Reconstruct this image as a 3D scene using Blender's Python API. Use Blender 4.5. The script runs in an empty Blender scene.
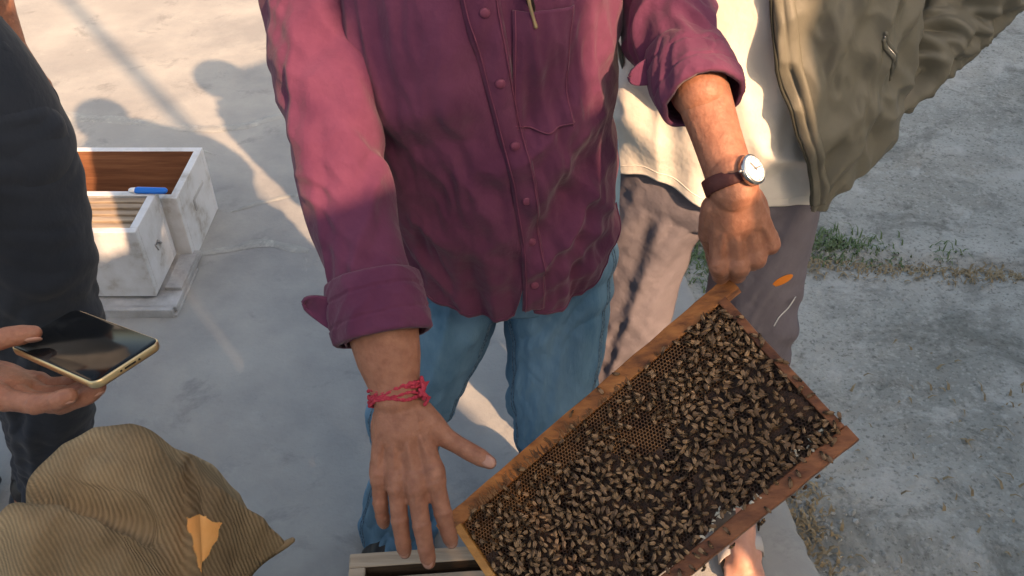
import bpy, bmesh, math, random
import numpy as np
from mathutils import Vector, Matrix
random.seed(7); RNG = np.random.default_rng(7)
sc = bpy.context.scene
col = sc.collection
R = math.radians
A = lambda *p: np.array(p, float)

# ------------------------------------------------------------------ camera, world, sun
CH, PITCH, FPX = 1.65, R(40), 887.0
cam = bpy.data.cameras.new('camera'); camo = bpy.data.objects.new('camera', cam); col.objects.link(camo)
cam.sensor_width = 36; cam.lens = 36 * FPX / 1024; cam.clip_start = 0.02; cam.clip_end = 500
camo.location = (0, 0, CH); camo.rotation_euler = (R(90) - PITCH, 0, 0)
sc.camera = camo
SUN_EL = R(33); SUN_DIR = A(.6 * math.cos(SUN_EL), -.8 * math.cos(SUN_EL), math.sin(SUN_EL))
w = bpy.data.worlds.new('World'); sc.world = w; w.use_nodes = True
nt = w.node_tree; bg = nt.nodes['Background']
sky = nt.nodes.new('ShaderNodeTexSky'); sky.sky_type = 'NISHITA'; sky.sun_disc = False
sky.sun_elevation = SUN_EL; sky.sun_rotation = math.atan2(SUN_DIR[0], SUN_DIR[1])
sky.air_density = 1.0; sky.dust_density = 4.0; sky.ozone_density = 0.6
tn = nt.nodes.new('ShaderNodeMix'); tn.data_type = 'RGBA'; tn.blend_type = 'MULTIPLY'; tn.inputs[0].default_value = 1; tn.inputs[7].default_value = (1.12, 1.0, .84, 1); nt.links.new(sky.outputs[0], tn.inputs[6]); nt.links.new(tn.outputs[2], bg.inputs[0]); bg.inputs[1].default_value = 0.15
sl = bpy.data.lights.new('sun', 'SUN'); so = bpy.data.objects.new('sun', sl); col.objects.link(so)
sl.energy = 4.0; sl.angle = R(0.55); sl.color = (1.0, 0.61, 0.34)
so.rotation_euler = Vector(SUN_DIR).to_track_quat('Z', 'Y').to_euler()
sc.view_settings.view_transform = 'Standard'; sc.view_settings.look = 'None'
sc.view_settings.exposure = 1.2; sc.view_settings.gamma = 1.0


def at(px, py, t):
    """point seen at image spot (px,py) at depth t metres from the camera"""
    u = (px - 512) / FPX; v = (py - 288) / FPX
    return A(t * u, t * (math.cos(PITCH) - v * math.sin(PITCH)), CH - t * (math.sin(PITCH) + v * math.cos(PITCH)))


# ------------------------------------------------------------------ helpers: tagging
def tag(o, label=None, cat=None, group=None, kind=None):
    if label: o['label'] = label
    if cat: o['category'] = cat
    if group: o['group'] = group
    if kind: o['kind'] = kind
    return o


def empty(name, loc, label, cat, group=None, rz=0.0):
    o = bpy.data.objects.new(name, None); col.objects.link(o); o.location = tuple(loc); o.rotation_euler = (0, 0, rz)
    o.empty_display_size = .05
    return tag(o, label, cat, group)


def link(name, me, parent=None):
    o = bpy.data.objects.new(name, me); col.objects.link(o)
    if parent is not None: o.parent = parent; o.matrix_parent_inverse = wm(parent).inverted()
    return o


def wm(o):
    m = o.matrix_parent_inverse @ o.matrix_basis
    return wm(o.parent) @ m if o.parent else m


# ------------------------------------------------------------------ helpers: noise
_perm = RNG.permutation(256); _perm = np.concatenate([_perm, _perm, _perm])
_gr = RNG.normal(size=(256, 3)); _gr /= np.linalg.norm(_gr, axis=1)[:, None]


def noise(P):
    P = np.asarray(P, float); sh = P.shape[:-1]; P = P.reshape(-1, 3)
    i = np.floor(P).astype(int); f = P - i; i &= 255; u = f * f * f * (f * (f * 6 - 15) + 10)
    out = 0
    for dx in (0, 1):
        for dy in (0, 1):
            for dz in (0, 1):
                h = _perm[_perm[_perm[i[:, 0] + dx & 255] + i[:, 1] + dy & 255] + i[:, 2] + dz & 255] & 255
                g = (_gr[h] * (f - A(dx, dy, dz))).sum(1)
                out = out + g * (u[:, 0] if dx else 1 - u[:, 0]) * (u[:, 1] if dy else 1 - u[:, 1]) * (u[:, 2] if dz else 1 - u[:, 2])
    return (out * 1.6).reshape(sh)


def n2(x, y, z=0.0):
    x, y = np.broadcast_arrays(np.asarray(x, float), np.asarray(y, float))
    return noise(np.stack([x, y, np.full_like(x, z)], -1))


def ridge(x, y, z=0.0, p=2.0):
    return (1 - np.abs(n2(x, y, z))) ** p


def crease(n): return np.sqrt(n * n + .0016) * 1.6


def sstep(a, b, x):
    t = np.clip((x - a) / (b - a), 0, 1); return t * t * (3 - 2 * t)


def bump1(x, c, w):
    return np.exp(-((x - c) / w) ** 2)


# ------------------------------------------------------------------ helpers: mesh
def mesh_from(name, V, F, mats, mi=None, uv=None, smooth=True):
    me = bpy.data.meshes.new(name)
    me.from_pydata(np.asarray(V).tolist() if not isinstance(V, list) else V, [], F if isinstance(F, list) else F.tolist())
    for m in (mats if isinstance(mats, (list, tuple)) else [mats]): me.materials.append(m)
    if mi is not None: me.polygons.foreach_set('material_index', np.asarray(mi, dtype=np.int32))
    if smooth: me.polygons.foreach_set('use_smooth', np.ones(len(me.polygons), bool))
    if uv is not None:
        l = me.uv_layers.new(name='UVMap'); vi = np.zeros(len(me.loops), np.int32)
        me.loops.foreach_get('vertex_index', vi); l.data.foreach_set('uv', np.asarray(uv)[vi].astype(np.float32).ravel())
    me.update(); return me


def grid_faces(nv, nu, closed=False, off=0):
    a = np.arange(nv - 1)[:, None] * nu; b = np.arange(nu if closed else nu - 1)[None]
    b2 = (b + 1) % nu
    return np.stack([a + b, a + b2, a + nu + b2, a + nu + b], -1).reshape(-1, 4) + off


def grid_obj(name, G, mat, parent, closed=False, thick=0.0, uv=None, caps=False, flip=False):
    nv, nu = G.shape[:2]; F = grid_faces(nv, nu, closed)
    if flip: F = F[:, ::-1]
    F = F.tolist(); V = G.reshape(-1, 3)
    if caps:
        F.append(list(range(nu))[::-1]); F.append([(nv - 1) * nu + i for i in range(nu)])
    me = mesh_from(name, V, F, mat, uv=None if uv is None else uv.reshape(-1, 2))
    o = link(name, me, parent)
    if thick:
        s = o.modifiers.new('s', 'SOLIDIFY'); s.thickness = thick; s.offset = 0
    return o


def catmull(K, n, ts=None):
    K = np.asarray(K, float); m = len(K)
    d = np.linalg.norm(np.diff(K[:, :3], axis=0), axis=1); s = np.concatenate([[0], np.cumsum(np.maximum(d, 1e-5))])
    if ts is None: ts = np.linspace(0, 1, n)
    x = ts * s[-1]; out = np.zeros((len(x), K.shape[1]))
    T = np.zeros_like(K)
    for i in range(m):
        a, b = max(i - 1, 0), min(i + 1, m - 1); T[i] = (K[b] - K[a]) / (s[b] - s[a])
    j = np.clip(np.searchsorted(s, x, 'right') - 1, 0, m - 2); h = s[j + 1] - s[j]; t = ((x - s[j]) / h)[:, None]; h = h[:, None]
    out = (2 * t**3 - 3 * t**2 + 1) * K[j] + (t**3 - 2 * t**2 + t) * h * T[j] + (-2 * t**3 + 3 * t**2) * K[j + 1] + (t**3 - t**2) * h * T[j + 1]
    return out, s[-1]


def loft(keys, nv, nu, side=(1, 0, 0), fold=None, expo=2.0, urange=None, ts=None):
    """keys: rows (x,y,z,rx,ry). returns grid, angle grid, length grid (metres), normals"""
    K, L = catmull(keys, nv, ts); C = K[:, :3]; T = np.gradient(C, axis=0); T /= np.linalg.norm(T, axis=1)[:, None] + 1e-9
    sd = A(*side); a = sd - (T @ sd)[:, None] * T; a /= np.linalg.norm(a, axis=1)[:, None]; b = np.cross(T, a)
    if urange is None:
        th = np.tile(np.arange(nu) / nu * 2 * math.pi, (nv, 1))
    else:
        lo, hi = urange; lo = np.broadcast_to(np.asarray(lo, float), (nv,)); hi = np.broadcast_to(np.asarray(hi, float), (nv,))
        th = lo[:, None] + (hi - lo)[:, None] * np.linspace(0, 1, nu)[None]
    c, s = np.cos(th), np.sin(th); q = 2 / expo
    c2 = np.sign(c) * np.abs(c) ** q; s2 = np.sign(s) * np.abs(s) ** q
    N = c2[..., None] * a[:, None] / 1 + s2[..., None] * b[:, None]
    G = C[:, None] + a[:, None] * (K[:, 3, None] * c2)[..., None] + b[:, None] * (K[:, 4, None] * s2)[..., None]
    nn = a[:, None] * (c2 * K[:, 4, None])[..., None] + b[:, None] * (s2 * K[:, 3, None])[..., None]
    nn /= np.linalg.norm(nn, axis=-1)[..., None] + 1e-9
    Lg = np.tile((np.linspace(0, 1, nv) if ts is None else ts)[:, None] * L, (1, G.shape[1]))
    if fold is not None:
        G = G + nn * fold(th, Lg, L)[..., None]
    return G, th, Lg, nn


def norms(G):
    du = np.gradient(G, axis=1); dv = np.gradient(G, axis=0); n = np.cross(du, dv); return n / (np.linalg.norm(n, axis=-1)[..., None] + 1e-12)


def box_vf(c, s, rot=None, bev=0.0):
    """box, corners optionally chamfered via 24-vert shape"""
    c = A(*c); h = A(*s) / 2
    if bev <= 0:
        V = np.array([[x, y, z] for x in (-1, 1) for y in (-1, 1) for z in (-1, 1)]) * h
        F = [[0, 1, 3, 2], [4, 6, 7, 5], [0, 4, 5, 1], [2, 3, 7, 6], [0, 2, 6, 4], [1, 5, 7, 3]]
    else:
        V = []; idx = {}
        for x in (-1, 1):
            for y in (-1, 1):
                for z in (-1, 1):
                    for k in range(3):
                        p = A(x, y, z) * (h - bev); p[k] = (x, y, z)[k] * h[k]; idx[(x, y, z, k)] = len(V); V.append(p)
        F = []
        for k in range(3):
            i, j = [m for m in range(3) if m != k]
            for sg in (-1, 1):
                q = []
                for a_, b_ in ((-1, -1), (1, -1), (1, 1), (-1, 1)):
                    t = [0, 0, 0]; t[k] = sg; t[i] = a_; t[j] = b_; q.append(idx[(*t, k)])
                F.append(q)
        for k in range(3):   # edges along axis k
            i, j = [m for m in range(3) if m != k]
            for a_ in (-1, 1):
                for b_ in (-1, 1):
                    def ii(s_, f_):
                        t = [0, 0, 0]; t[k] = s_; t[i] = a_; t[j] = b_; return idx[(*t, f_)]
                    F.append([ii(-1, i), ii(1, i), ii(1, j), ii(-1, j)])
        for x in (-1, 1):
            for y in (-1, 1):
                for z in (-1, 1): F.append([idx[(x, y, z, k)] for k in range(3)])
        V = np.array(V)
    if rot is not None: V = V @ np.asarray(rot).T
    return V + c, F


class MB:
    def __init__(s): s.V = []; s.F = []; s.M = []; s.n = 0
    def add(s, V, F, m=0):
        V = np.asarray(V, float); s.V.append(V); F = F if isinstance(F, list) else F.tolist()
        s.F += [[i + s.n for i in f] for f in F]; s.M += [m] * len(F); s.n += len(V); return s
    def box(s, c, sz, rot=None, bev=0.0, m=0): return s.add(*box_vf(c, sz, rot, bev), m)
    def build(s, name, mats, parent=None, smooth=False, fixn=True):
        me = mesh_from(name, np.concatenate(s.V), s.F, mats, s.M, smooth=smooth)
        if fixn:
            bm = bmesh.new(); bm.from_mesh(me); bmesh.ops.recalc_face_normals(bm, faces=bm.faces); bm.to_mesh(me); bm.free()
        return link(name, me, parent)


def tube_vf(P, r, seg=10, flat=1.0, side=(.3, .9, .2)):
    """closed tube with rounded ends along polyline P, radii r"""
    P = np.asarray(P, float); r = np.broadcast_to(np.asarray(r, float), (len(P),))
    T = np.gradient(P, axis=0); T /= np.linalg.norm(T, axis=1)[:, None] + 1e-12
    sd = A(*side); a = sd - (T @ sd)[:, None] * T; a /= np.linalg.norm(a, axis=1)[:, None] + 1e-12; b = np.cross(T, a)
    rings = []; n = 4
    for k in range(n): f = math.sin((k + .35) / n * math.pi / 2); rings.append((P[0] - T[0] * r[0] * math.cos((k + .35) / n * math.pi / 2), a[0], b[0], r[0] * f))
    for i in range(len(P)): rings.append((P[i], a[i], b[i], r[i]))
    for k in range(n - 1, -1, -1): f = math.sin((k + .35) / n * math.pi / 2); rings.append((P[-1] + T[-1] * r[-1] * math.cos((k + .35) / n * math.pi / 2), a[-1], b[-1], r[-1] * f))
    th = np.arange(seg) / seg * 2 * math.pi
    V = np.concatenate([c + rr * (np.cos(th)[:, None] * aa + flat * np.sin(th)[:, None] * bb) for c, aa, bb, rr in rings])
    F = grid_faces(len(rings), seg, True).tolist(); F.append(list(range(seg))[::-1]); F.append([(len(rings) - 1) * seg + i for i in range(seg)])
    return V, F


def ell_vf(c, r, rot=None, nu=14, nv=10):
    th = np.arange(nu) / nu * 2 * math.pi; ph = np.linspace(.08, math.pi - .08, nv)
    V = np.array([[math.sin(p) * math.cos(t), math.sin(p) * math.sin(t), math.cos(p)] for p in ph for t in th]) * A(*r)
    if rot is not None: V = V @ np.asarray(rot).T
    F = grid_faces(nv, nu, True)[:, ::-1].tolist(); F.append(list(range(nu))); F.append([(nv - 1) * nu + i for i in range(nu)][::-1])
    return V + A(*c), F


def union(parts, voxel, smooth=2):
    """one continuous skin from overlapping closed shapes"""
    mb = MB()
    for V, F in parts: mb.add(V, F)
    me = mesh_from('tmp', np.concatenate(mb.V), mb.F, [], smooth=True)
    bm = bmesh.new(); bm.from_mesh(me); bmesh.ops.recalc_face_normals(bm, faces=bm.faces); bm.to_mesh(me); bm.free()
    o = bpy.data.objects.new('tmp', me); col.objects.link(o)
    m = o.modifiers.new('r', 'REMESH'); m.mode = 'VOXEL'; m.voxel_size = voxel
    if smooth: s = o.modifiers.new('s', 'SMOOTH'); s.iterations = smooth; s.factor = .5
    dg = bpy.context.evaluated_depsgraph_get(); ev = o.evaluated_get(dg); em = ev.to_mesh()
    V = np.zeros(len(em.vertices) * 3); em.vertices.foreach_get('co', V)
    F = [list(p.vertices) for p in em.polygons]
    ev.to_mesh_clear(); bpy.data.objects.remove(o); bpy.data.meshes.remove(me)
    return V.reshape(-1, 3), F


# ------------------------------------------------------------------ materials
def mat(name, c1, c2=None, rough=.8, scale=8, bump=0.0, bscale=60, detail=6, c3=None, spec=.3, sss=0, metal=0, coords='Object', stretch=(1, 1, 1), sheen=0, ramp=(.35, .65), bump2=None):
    m = bpy.data.materials.new(name); m.use_nodes = True; t = m.node_tree; N = t.nodes; Lk = t.links
    b = N['Principled BSDF']; b.inputs['Roughness'].default_value = rough; b.inputs['Specular IOR Level'].default_value = spec; b.inputs['Metallic'].default_value = metal
    if sss: b.inputs['Subsurface Weight'].default_value = sss; b.inputs['Subsurface Radius'].default_value = (.012, .004, .002); b.inputs['Subsurface Scale'].default_value = 1.0
    if sheen: b.inputs['Sheen Weight'].default_value = sheen; b.inputs['Sheen Roughness'].default_value = .5
    tc = N.new('ShaderNodeTexCoord'); mp = N.new('ShaderNodeMapping'); mp.inputs['Scale'].default_value = stretch
    Lk.new(tc.outputs[coords], mp.inputs[0])
    if c2 is None: b.inputs['Base Color'].default_value = (*c1, 1)
    else:
        n = N.new('ShaderNodeTexNoise'); n.inputs['Scale'].default_value = scale; n.inputs['Detail'].default_value = detail; n.inputs['Roughness'].default_value = .6
        Lk.new(mp.outputs[0], n.inputs['Vector'])
        r = N.new('ShaderNodeValToRGB'); r.color_ramp.elements[0].position = ramp[0]; r.color_ramp.elements[1].position = ramp[1]
        r.color_ramp.elements[0].color = (*c1, 1); r.color_ramp.elements[1].color = (*c2, 1)
        if c3: e = r.color_ramp.elements.new(.5 * (ramp[0] + ramp[1])); e.color = (*c3, 1)
        Lk.new(n.outputs[0], r.inputs[0]); Lk.new(r.outputs[0], b.inputs['Base Color'])
    if bump:
        n = N.new('ShaderNodeTexNoise'); n.inputs['Scale'].default_value = bscale; n.inputs['Detail'].default_value = 5; Lk.new(mp.outputs[0], n.inputs['Vector'])
        bp = N.new('ShaderNodeBump'); bp.inputs['Strength'].default_value = 1; bp.inputs['Distance'].default_value = bump
        Lk.new(n.outputs[0], bp.inputs['Height']); Lk.new(bp.outputs[0], b.inputs['Normal'])
    return m


def nodes(m): return m.node_tree.nodes, m.node_tree.links, m.node_tree.nodes['Principled BSDF']


def concrete(name, base, light, dark, warm, rough_amt, speck=0.0):
    m = bpy.data.materials.new(name); m.use_nodes = True; N, Lk, b = nodes(m)
    tc = N.new('ShaderNodeTexCoord'); P = tc.outputs['Object']
    def nz(s, d=6, ro=.6, dist=0.0):
        n = N.new('ShaderNodeTexNoise'); n.inputs['Scale'].default_value = s; n.inputs['Detail'].default_value = d; n.inputs['Roughness'].default_value = ro; n.inputs['Distortion'].default_value = dist
        Lk.new(P, n.inputs['Vector']); return n.outputs[0]
    def rng(x, lo, hi, a=0., b_=1.):
        r = N.new('ShaderNodeMapRange'); r.inputs[1].default_value = lo; r.inputs[2].default_value = hi; r.inputs[3].default_value = a; r.inputs[4].default_value = b_; Lk.new(x, r.inputs[0]); return r.outputs[0]
    def mix(f, a, c):
        x = N.new('ShaderNodeMix'); x.data_type = 'RGBA'; Lk.new(f, x.inputs[0])
        if isinstance(a, tuple): x.inputs[6].default_value = (*a, 1)
        else: Lk.new(a, x.inputs[6])
        if isinstance(c, tuple): x.inputs[7].default_value = (*c, 1)
        else: Lk.new(c, x.inputs[7])
        return x.outputs[2]
    c = mix(rng(nz(2.2, 8, .62), .38, .66), base, light)
    c = mix(rng(nz(.9, 4), .52, .72), c, warm)
    c = mix(rng(nz(5.5, 8, .7, .4), .56, .74, 0, .75), c, dark)
    c = mix(rng(nz(3.1, 10, .75, 1.2), .60, .68, 0, .8), c, light)
    h = nz(14, 8, .65)
    if speck:
        v = N.new('ShaderNodeTexVoronoi'); v.inputs['Scale'].default_value = 55; Lk.new(P, v.inputs['Vector'])
        c = mix(rng(v.outputs['Distance'], .10, .30, speck, 0), c, light)
        v2 = N.new('ShaderNodeTexVoronoi'); v2.inputs['Scale'].default_value = 31; Lk.new(P, v2.inputs['Vector'])
        c = mix(rng(v2.outputs['Distance'], .06, .24, speck * .9, 0), c, dark)
        c = mix(rng(nz(90, 3), .56, .66, 0, speck), c, dark)
        c = mix(rng(nz(48, 4), .58, .66, 0, speck), c, light); c = mix(rng(nz(11, 8, .75, .6), .54, .66, 0, .6), c, (.52, .52, .49)); c = mix(rng(nz(2.6, 6, .7, .8), .52, .62, 0, .55), c, dark); c = mix(rng(nz(3.7, 7, .7, .5), .55, .63, 0, .6), c, (.54, .54, .51)); c = mix(rng(nz(8, 9, .8, .3), .56, .66, 0, .6), c, dark)
    Lk.new(c, b.inputs['Base Color']); b.inputs['Roughness'].default_value = .9; b.inputs['Specular IOR Level'].default_value = .2
    ad = N.new('ShaderNodeMath'); ad.operation = 'MULTIPLY_ADD'; Lk.new(nz(80, 4), ad.inputs[0]); ad.inputs[1].default_value = .35; Lk.new(h, ad.inputs[2])
    bp = N.new('ShaderNodeBump'); bp.inputs['Distance'].default_value = rough_amt; Lk.new(ad.outputs[0], bp.inputs['Height']); Lk.new(bp.outputs[0], b.inputs['Normal'])
    return m


M = {}
M['slab'] = concrete('smooth_concrete', (.275, .28, .28), (.41, .41, .39), (.18, .185, .185), (.315, .315, .305), .004)
M['old'] = concrete('old_rough_concrete', (.30, .305, .28), (.48, .48, .445), (.12, .125, .11), (.37, .355, .31), .014, .6)
M['kerbtop'] = concrete('pale_concrete', (.30, .31, .30), (.40, .405, .39), (.22, .23, .23), (.33, .335, .32), .004, .15)
M['skin'] = mat('skin', (.26, .112, .068), (.385, .182, .115), .5, 75, .0012, 190, sss=.12, spec=.35, ramp=(.3, .7))
M['skin2'] = mat('skin_paler', (.52, .27, .20), (.60, .34, .26), .5, 30, .0006, 260, sss=.15, spec=.35)
M['nail'] = mat('nail', (.44, .24, .18), rough=.4, spec=.4)
M['hair'] = mat('hair', (.012, .010, .009), (.03, .025, .02), .5, 200, .002, 300)
M['shirt'] = mat('maroon_cotton', (.094, .026, .064), (.132, .040, .086), .85, 14, .0045, 34, sheen=.15, spec=.15)
M['button'] = mat('button', (.19, .055, .10), rough=.3)
M['denim'] = mat('denim', (.07, .165, .28), (.21, .36, .51), .85, 4.5, .004, 40, detail=8, spec=.15, stretch=(2.2, 2.2, .7), ramp=(.32, .68))
M['denim_seam'] = mat('denim_seam', (.20, .30, .40), (.05, .10, .17), .8, 160)
M['tee'] = mat('cream_cotton', (.76, .72, .66), (.80, .76, .70), .9, 5, .004, 26, spec=.15)
M['olive'] = mat('olive_nylon', (.138, .134, .108), (.168, .162, .132), .52, 9, .0012, 60, spec=.3)
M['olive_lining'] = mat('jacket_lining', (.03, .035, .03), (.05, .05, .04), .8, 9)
M['mauve'] = mat('mauve_trouser', (.15, .138, .165), (.185, .17, .20), .85, 9, .006, 22, spec=.15)
M['mauve_dark'] = mat('trouser_dark_panel', (.05, .045, .06), (.07, .06, .08), .85, 6)
M['navy'] = mat('navy_wool', (.016, .022, .034), (.024, .031, .045), .85, 5, .006, 16, spec=.15, sheen=.1)
M['white_shirt'] = mat('white_shirt', (.72, .74, .78), (.78, .8, .82), .9, 5)
M['leather'] = mat('strap_leather', (.07, .022, .022), (.10, .035, .03), .55, 60, .0006, 300)
M['steel'] = mat('steel', (.6, .58, .55), rough=.22, metal=1)
M['dial'] = mat('watch_glass', (.82, .84, .86), rough=.08, spec=.6)
M['thread'] = mat('red_thread', (.34, .02, .05), (.50, .06, .09), .8, 300, .001, 500)
M['gold'] = mat('gold_metal', (.75, .58, .32), rough=.3, metal=.9)
M['screen'] = mat('phone_glass', (.006, .007, .008), (.035, .037, .036), .10, 22, 0, spec=.16, ramp=(.55, .8), detail=3)
M['phoneback'] = mat('phone_back', (.10, .06, .05), rough=.4)
M['orange'] = mat('orange_print', (.80, .25, .03), rough=.6)
M['whiteline'] = mat('white_piping', (.8, .8, .82), rough=.6)
M['sandal'] = mat('sandal_rubber', (.09, .085, .08), (.13, .12, .11), .7, 30)
M['strap'] = mat('sandal_strap', (.45, .44, .44), rough=.6)
M['shoe'] = mat('black_shoe', (.02, .02, .022), rough=.4)
M['cloth_orange'] = mat('orange_cloth', (.85, .40, .12), (.9, .47, .16), .8, 20, .0006, 200)  # sunlit burlap tone for the sun patch painted on the sack
M['beehair'] = mat('bee_dark', (.035, .022, .014), rough=.6)
M['beeamber'] = mat('bee_amber', (.24, .14, .065), rough=.5)
M['beefuzz'] = mat('bee_thorax_fuzz', (.07, .045, .025), rough=.9)
M['beewing'] = mat('bee_wing', (.23, .155, .085), (.33, .235, .14), .38, 12, spec=.4)
m_ = M['beewing']; N, Lk, b = nodes(m_); gi = N.new('ShaderNodeNewGeometry'); r_ = N.new('ShaderNodeValToRGB'); r_.color_ramp.elements[0].color = (.10, .052, .021, 1); r_.color_ramp.elements[1].color = (.36, .215, .105, 1); r_.color_ramp.elements[0].position = .1
Lk.new(gi.outputs['Random Per Island'], r_.inputs[0]); Lk.new(r_.outputs[0], b.inputs['Base Color'])
M['blue'] = mat('blue_plastic', (.02, .16, .62), rough=.35)
M['grass'] = mat('grass_blade', (.09, .15, .06), (.16, .21, .10), .7, 30)
M['dry'] = mat('dry_leaf', (.22, .17, .10), (.36, .29, .18), .85, 40)
M['pebble'] = mat('pebble', (.20, .21, .20), (.50, .51, .49), .85, 25, ramp=(.3, .7))


def wood(name, c1, c2, c3, rough=.7, sc_=7, stretch=(.6, 9, 9), bump=.0015):
    return mat(name, c1, c2, rough, sc_, bump, sc_ * 4, c3=c3, stretch=stretch, ramp=(.3, .72), detail=9)


M['bar'] = wood('honey_stained_wood', (.10, .035, .014), (.50, .215, .062), (.35, .135, .038), .45)
M['bar2'] = wood('dark_propolis_wood', (.07, .025, .014), (.33, .135, .058), (.21, .08, .035), .5)
M['barY'] = wood('yellow_wood', (.30, .14, .04), (.58, .30, .09), (.46, .22, .06), .5)
M['wax'] = mat('dark_wax', (.028, .013, .007), (.095, .045, .022), .5, 60, .001, 200)
M['waxcell'] = mat('comb_wax', (.10, .045, .02), (.30, .15, .06), .5, 35, .0005, 300)
M['waxwhite'] = mat('new_white_wax', (.62, .55, .42), (.75, .7, .58), .6, 60)
M['hivewhite'] = mat('chalky_white_paint', (.30, .27, .23), (.66, .68, .71), .75, 9, .002, 60, detail=10, ramp=(.30, .56), c3=(.57, .58, .59))
M['hiveworn'] = mat('worn_grey_paint', (.30, .30, .30), (.50, .51, .52), .85, 12, .002, 80, detail=9)
M['hiveinner'] = wood('hive_inner_wood', (.12, .05, .025), (.30, .14, .07), (.21, .09, .045), .8, 6)
M['framewood'] = wood('frame_wood', (.22, .17, .12), (.46, .38, .28), (.34, .27, .2), .8, 9)
M['greywood'] = wood('weathered_wood', (.26, .20, .14), (.55, .46, .35), (.42, .34, .25), .85, 6)
M['darkwood'] = wood('damp_dark_wood', (.035, .022, .014), (.12, .08, .05), (.07, .045, .028), .8, 7)  # wood darkened in colour for the shadow inside the wooden hive boxes
M['plaster'] = mat('lime_plaster', (.45, .43, .38), (.58, .56, .5), .9, 2, .004, 20)
M['roof'] = mat('roof_sheet', (.22, .2, .19), (.3, .28, .27), .6, 4)
# burlap: woven
m = bpy.data.materials.new('burlap'); m.use_nodes = True; N, Lk, b = nodes(m); M['burlap'] = m
tc = N.new('ShaderNodeTexCoord')
def wv(sc_, d, dirn):
    x = N.new('ShaderNodeTexWave'); x.wave_type = 'BANDS'; x.bands_direction = dirn; x.inputs['Scale'].default_value = sc_; x.inputs['Distortion'].default_value = d; x.inputs['Detail'].default_value = 2; x.inputs['Detail Scale'].default_value = 1.5
    Lk.new(tc.outputs['UV'], x.inputs['Vector']); return x.outputs['Fac']
w1, w2 = wv(58, 1.8, 'X'), wv(130, 3, 'Y')
n = N.new('ShaderNodeTexNoise'); n.inputs['Scale'].default_value = 7; n.inputs['Detail'].default_value = 8; Lk.new(tc.outputs['Object'], n.inputs['Vector'])
rr = N.new('ShaderNodeValToRGB'); rr.color_ramp.elements[0].position = .35; rr.color_ramp.elements[1].position = .68
rr.color_ramp.elements[0].color = (.25, .18, .105, 1); rr.color_ramp.elements[1].color = (.48, .36, .215, 1); Lk.new(n.outputs[0], rr.inputs[0])
ad = N.new('ShaderNodeMath'); ad.operation = 'MULTIPLY_ADD'; Lk.new(w2, ad.inputs[0]); ad.inputs[1].default_value = .25; Lk.new(w1, ad.inputs[2])
mr = N.new('ShaderNodeMapRange'); mr.inputs[1].default_value = .1; mr.inputs[2].default_value = 1.1; mr.inputs[3].default_value = .78; mr.inputs[4].default_value = 1.08; Lk.new(ad.outputs[0], mr.inputs[0])
mx = N.new('ShaderNodeMix'); mx.data_type = 'RGBA'; mx.blend_type = 'MULTIPLY'; mx.inputs[0].default_value = 1; Lk.new(rr.outputs[0], mx.inputs[6]); Lk.new(mr.outputs[0], mx.inputs[7])
Lk.new(mx.outputs[2], b.inputs['Base Color']); b.inputs['Roughness'].default_value = .95; b.inputs['Specular IOR Level'].default_value = .1
bp = N.new('ShaderNodeBump'); bp.inputs['Distance'].default_value = .0016; Lk.new(ad.outputs[0], bp.inputs['Height']); Lk.new(bp.outputs[0], b.inputs['Normal'])


# ------------------------------------------------------------------ setting: ground
def sheet(name, x0, x1, y0, y1, step, z, mat_, hfun=None, edge=None):
    xs = np.arange(x0, x1 + step / 2, step); ys = np.arange(y0, y1 + step / 2, step); X, Y = np.meshgrid(xs, ys)
    if edge is not None: X, Y = edge(X, Y)
    Z = np.full_like(X, z) + (hfun(X, Y) if hfun else 0)
    return link(name, mesh_from(name, np.stack([X, Y, Z], -1).reshape(-1, 3), grid_faces(*X.shape), mat_))


# far ground: one sheet to the horizon
g = link('ground', mesh_from('ground', A([-150, -150, -.035], [150, -150, -.035], [150, 150, -.035], [-150, 150, -.035]), [[0, 1, 2, 3]], M['old'])); tag(g, kind='structure')
EX = lambda Y: .78 - .135 * Y + .010 * n2(Y * 3, Y * 0, 3.) + .004 * n2(Y * 14, Y * 0, 8.)     # edge of smooth slab, X as function of Y


def old_h(X, Y):
    h = .010 * n2(X * 1.6, Y * 1.6, 1.) + .006 * n2(X * 6, Y * 6, 2.) + .0035 * n2(X * 18, Y * 18, 5.) + .0022 * n2(X * 45, Y * 45, 9.)
    crack = 2.12 + .03 * n2(X * 3, X * 0, 4.) - .09 * (X - 1.0) + .012 * n2(X * 14, X * 0, 6.)
    h = h - .022 * bump1(Y - crack, 0, .035)
    return h - .008


_hx = np.arange(.2, 4.6, .008); _hy = np.arange(-.7, 5.5, .008); _HT = old_h(*np.meshgrid(_hx, _hy))
def gz(x, y): return -.004 + float(_HT[int(np.clip((y + .7) / .008, 0, len(_hy) - 1)), int(np.clip((x - .2) / .008, 0, len(_hx) - 1))])
_ET = EX(np.arange(-1, 6, .01))
def ex(y): return float(_ET[int(np.clip((y + 1) * 100, 0, 699))])
o = sheet('old_pavement', .3, 4.5, -.6, 5.4, .014, -.004, M['old'], old_h); tag(o, kind='structure')
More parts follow.
